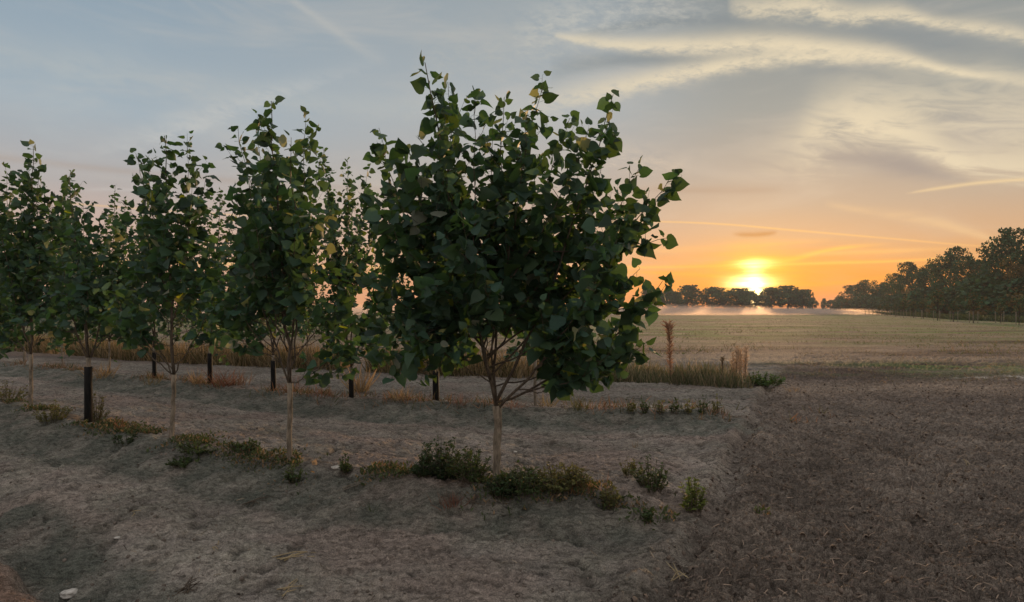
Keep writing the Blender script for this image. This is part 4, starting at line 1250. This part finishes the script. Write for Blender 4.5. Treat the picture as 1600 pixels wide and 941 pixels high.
sticks(340, 852, 34, 3, .2, M_STRAW, 'pair of crossed straws left of the flat straw bundle', 2, ang=-.9)
sticks(210, 803, 30, 3, .35, M_STRAW, 'few thin straws on the left of the sandy track', 3, ang=-.9)
sticks(290, 925, 44, 12, .9, M_TWIG, 'brown heap of twigs near the bottom edge', 4, 'twig_heap')
sticks(560, 765, 90, 3, .1, M_WOOD, 'long pale bent stalk lying on the bank face', 5, ang=.35)
sticks(450, 925, 46, 5, .4, M_STRAW, 'sparse straws at the bottom edge right of the twig heap', 6, ang=.2)
sticks(738, 787, 44, 6, .5, M_TWIG, 'dark dead twigs beside the rust-red tuft', 7, 'twig_heap', -.4)
sticks(778, 782, 34, 1, .1, M_WOOD, 'single bent pale root below the largest trunk', 8, 'root', -1.0)
sticks(400, 780, 50, 5, .5, M_TWIG, 'thin dead twigs at the foot of the left bank', 9, 'twig_heap', .2)
sticks(1060, 905, 60, 5, .7, M_STRAW, 'loose straws at the bottom of the soil trench', 10, ang=1.0)
sticks(1510, 725, 20, 2, .2, M_STRAW, 'upright pale straw on the tilled soil at the right', 11, ang=1.3)
def stone(px, py, w, label, seed, squash=.45):
    x, y, z = at(px, py)
    rs = np.random.RandomState(seed)
    s = sc(w, y) / 2
    import bmesh
    bm = bmesh.new(); bmesh.ops.create_icosphere(bm, subdivisions=3, radius=1)
    off = rs.randn(3) * 3
    from mathutils import noise
    for v in bm.verts:
        k = 1 + .35 * noise.noise(v.co * 1.3 + Vector(off)) + .12 * noise.noise(v.co * 3.5 + Vector(off))
        v.co = Vector((v.co.x * s * k, v.co.y * s * .75 * k, v.co.z * s * squash * k))
    me = bpy.data.meshes.new('stone'); bm.to_mesh(me); bm.free()
    o = link('stone', me, M_STONE); o.location = (x, y, z + s * squash * .3); o.rotation_euler.z = rs.rand() * .6
    tag(o, label, 'stone', 'pale stones on the sand')
stone(108, 930, 26, 'white angular stone in the gully at the bottom left', 1)
stone(525, 733, 14, 'pale round stone on the crest right of the dark-leader trunk', 2)
stone(183, 843, 9, 'tiny pale pebble on the left of the sandy track', 3)
stone(662, 742, 10, 'small pale stone tucked at the left end of the dark bush', 4)
stone(805, 707, 6, 'tiny white pebble in the lane right of the largest trunk', 5)
x, y, z = at(490, 729)
o = scatter('dead_leaf', LT, [(0, 0, 0), (.01, 0, 0)], [(.35, 0, 1), (-.2, .1, .8)], [(0, -1, .1), (.5, -1, .1)], [.05, .035], np.array([[.3, .24, .16], [.28, .22, .15]]), M_DRY)
o.location = (x, y, z); tag(o, 'upright beige dead leaf right of the dark-leader trunk', 'leaf')

# ------------------------------------------------------------------ mist and haze
def vol_mat(name, dens, col, an=.4):
    m, g, nt = mat_new(name)
    v = g.n('ShaderNodeVolumePrincipled')
    v.inputs['Color'].default_value = col
    v.inputs['Density'].default_value = dens
    v.inputs['Anisotropy'].default_value = an
    o = g.n('ShaderNodeOutputMaterial'); nt.links.new(v.outputs[0], o.inputs['Volume'])
    return m
def make_mist(H, shrink, dens):
    # a low blanket of ground fog with a tapering rim
    nx, nr_ = 64, 8
    cx, cy = -10.0, 207.0; ax, ay = 172.0 * shrink, 89.0 * shrink
    V = []; Fc = []
    rings = []
    for j in range(nr_):
        t = j / (nr_ - 1)
        rr_ = 1 - t * .96
        z = H * (1 - (1 - t) ** 2.2)
        rings.append((rr_, max(z, .12)))
    for side in (0, 1):
        for (r0, z) in rings:
            for i in range(nx):
                a = 2 * math.pi * i / nx
                V.append((cx + ax * r0 * math.cos(a) * (1 + .05 * math.sin(5 * a + H * 3)), cy + ay * r0 * math.sin(a) * (1 + .06 * math.sin(7 * a + H * 5)), .03 + .006 * H if side == 0 else z))
    n1 = nx * nr_
    for side in (0, 1):
        for j in range(nr_ - 1):
            for i in range(nx):
                i2 = (i + 1) % nx; b = side * n1
                q = (b + j * nx + i, b + j * nx + i2, b + (j + 1) * nx + i2, b + (j + 1) * nx + i)
                Fc.append(q if side else q[::-1])
        last = [side * n1 + (nr_ - 1) * nx + i for i in range(nx)]
        Fc.append(tuple(last) if side else tuple(reversed(last)))
    for i in range(nx):
        i2 = (i + 1) % nx
        Fc.append((i, i2, n1 + i2, n1 + i))
    me = bpy.data.meshes.new('mist'); me.from_pydata(V, [], Fc); me.update()
    o = link('mist', me, vol_mat('ground_mist', dens, (1.0, .82, .72, 1), .6))  # pink of the sunlight put into the scatter colour
    tag(o, 'thin pink-white ground mist lying across the far field', 'mist', kind='stuff')
for a_ in ((.8, .97, .030), (1.3, .95, .022), (1.8, .93, .015), (2.4, .90, .009), (3.2, .86, .005)):
    make_mist(*a_)
def box(name, lo, hi, mat):
    V = [(x, y, z) for x in (lo[0], hi[0]) for y in (lo[1], hi[1]) for z in (lo[2], hi[2])]
    Fc = [(0, 1, 3, 2), (4, 6, 7, 5), (0, 4, 5, 1), (2, 3, 7, 6), (0, 2, 6, 4), (1, 5, 7, 3)]
    me = bpy.data.meshes.new(name); me.from_pydata(V, [], Fc); me.update()
    return link(name, me, mat)
o = box('haze', (-820, -820, -1.5), (820, 820, 18), vol_mat('air_haze', .00034, (.96, .94, .95, 1), .2))
tag(o, 'faint morning haze over the field', 'haze', kind='stuff')
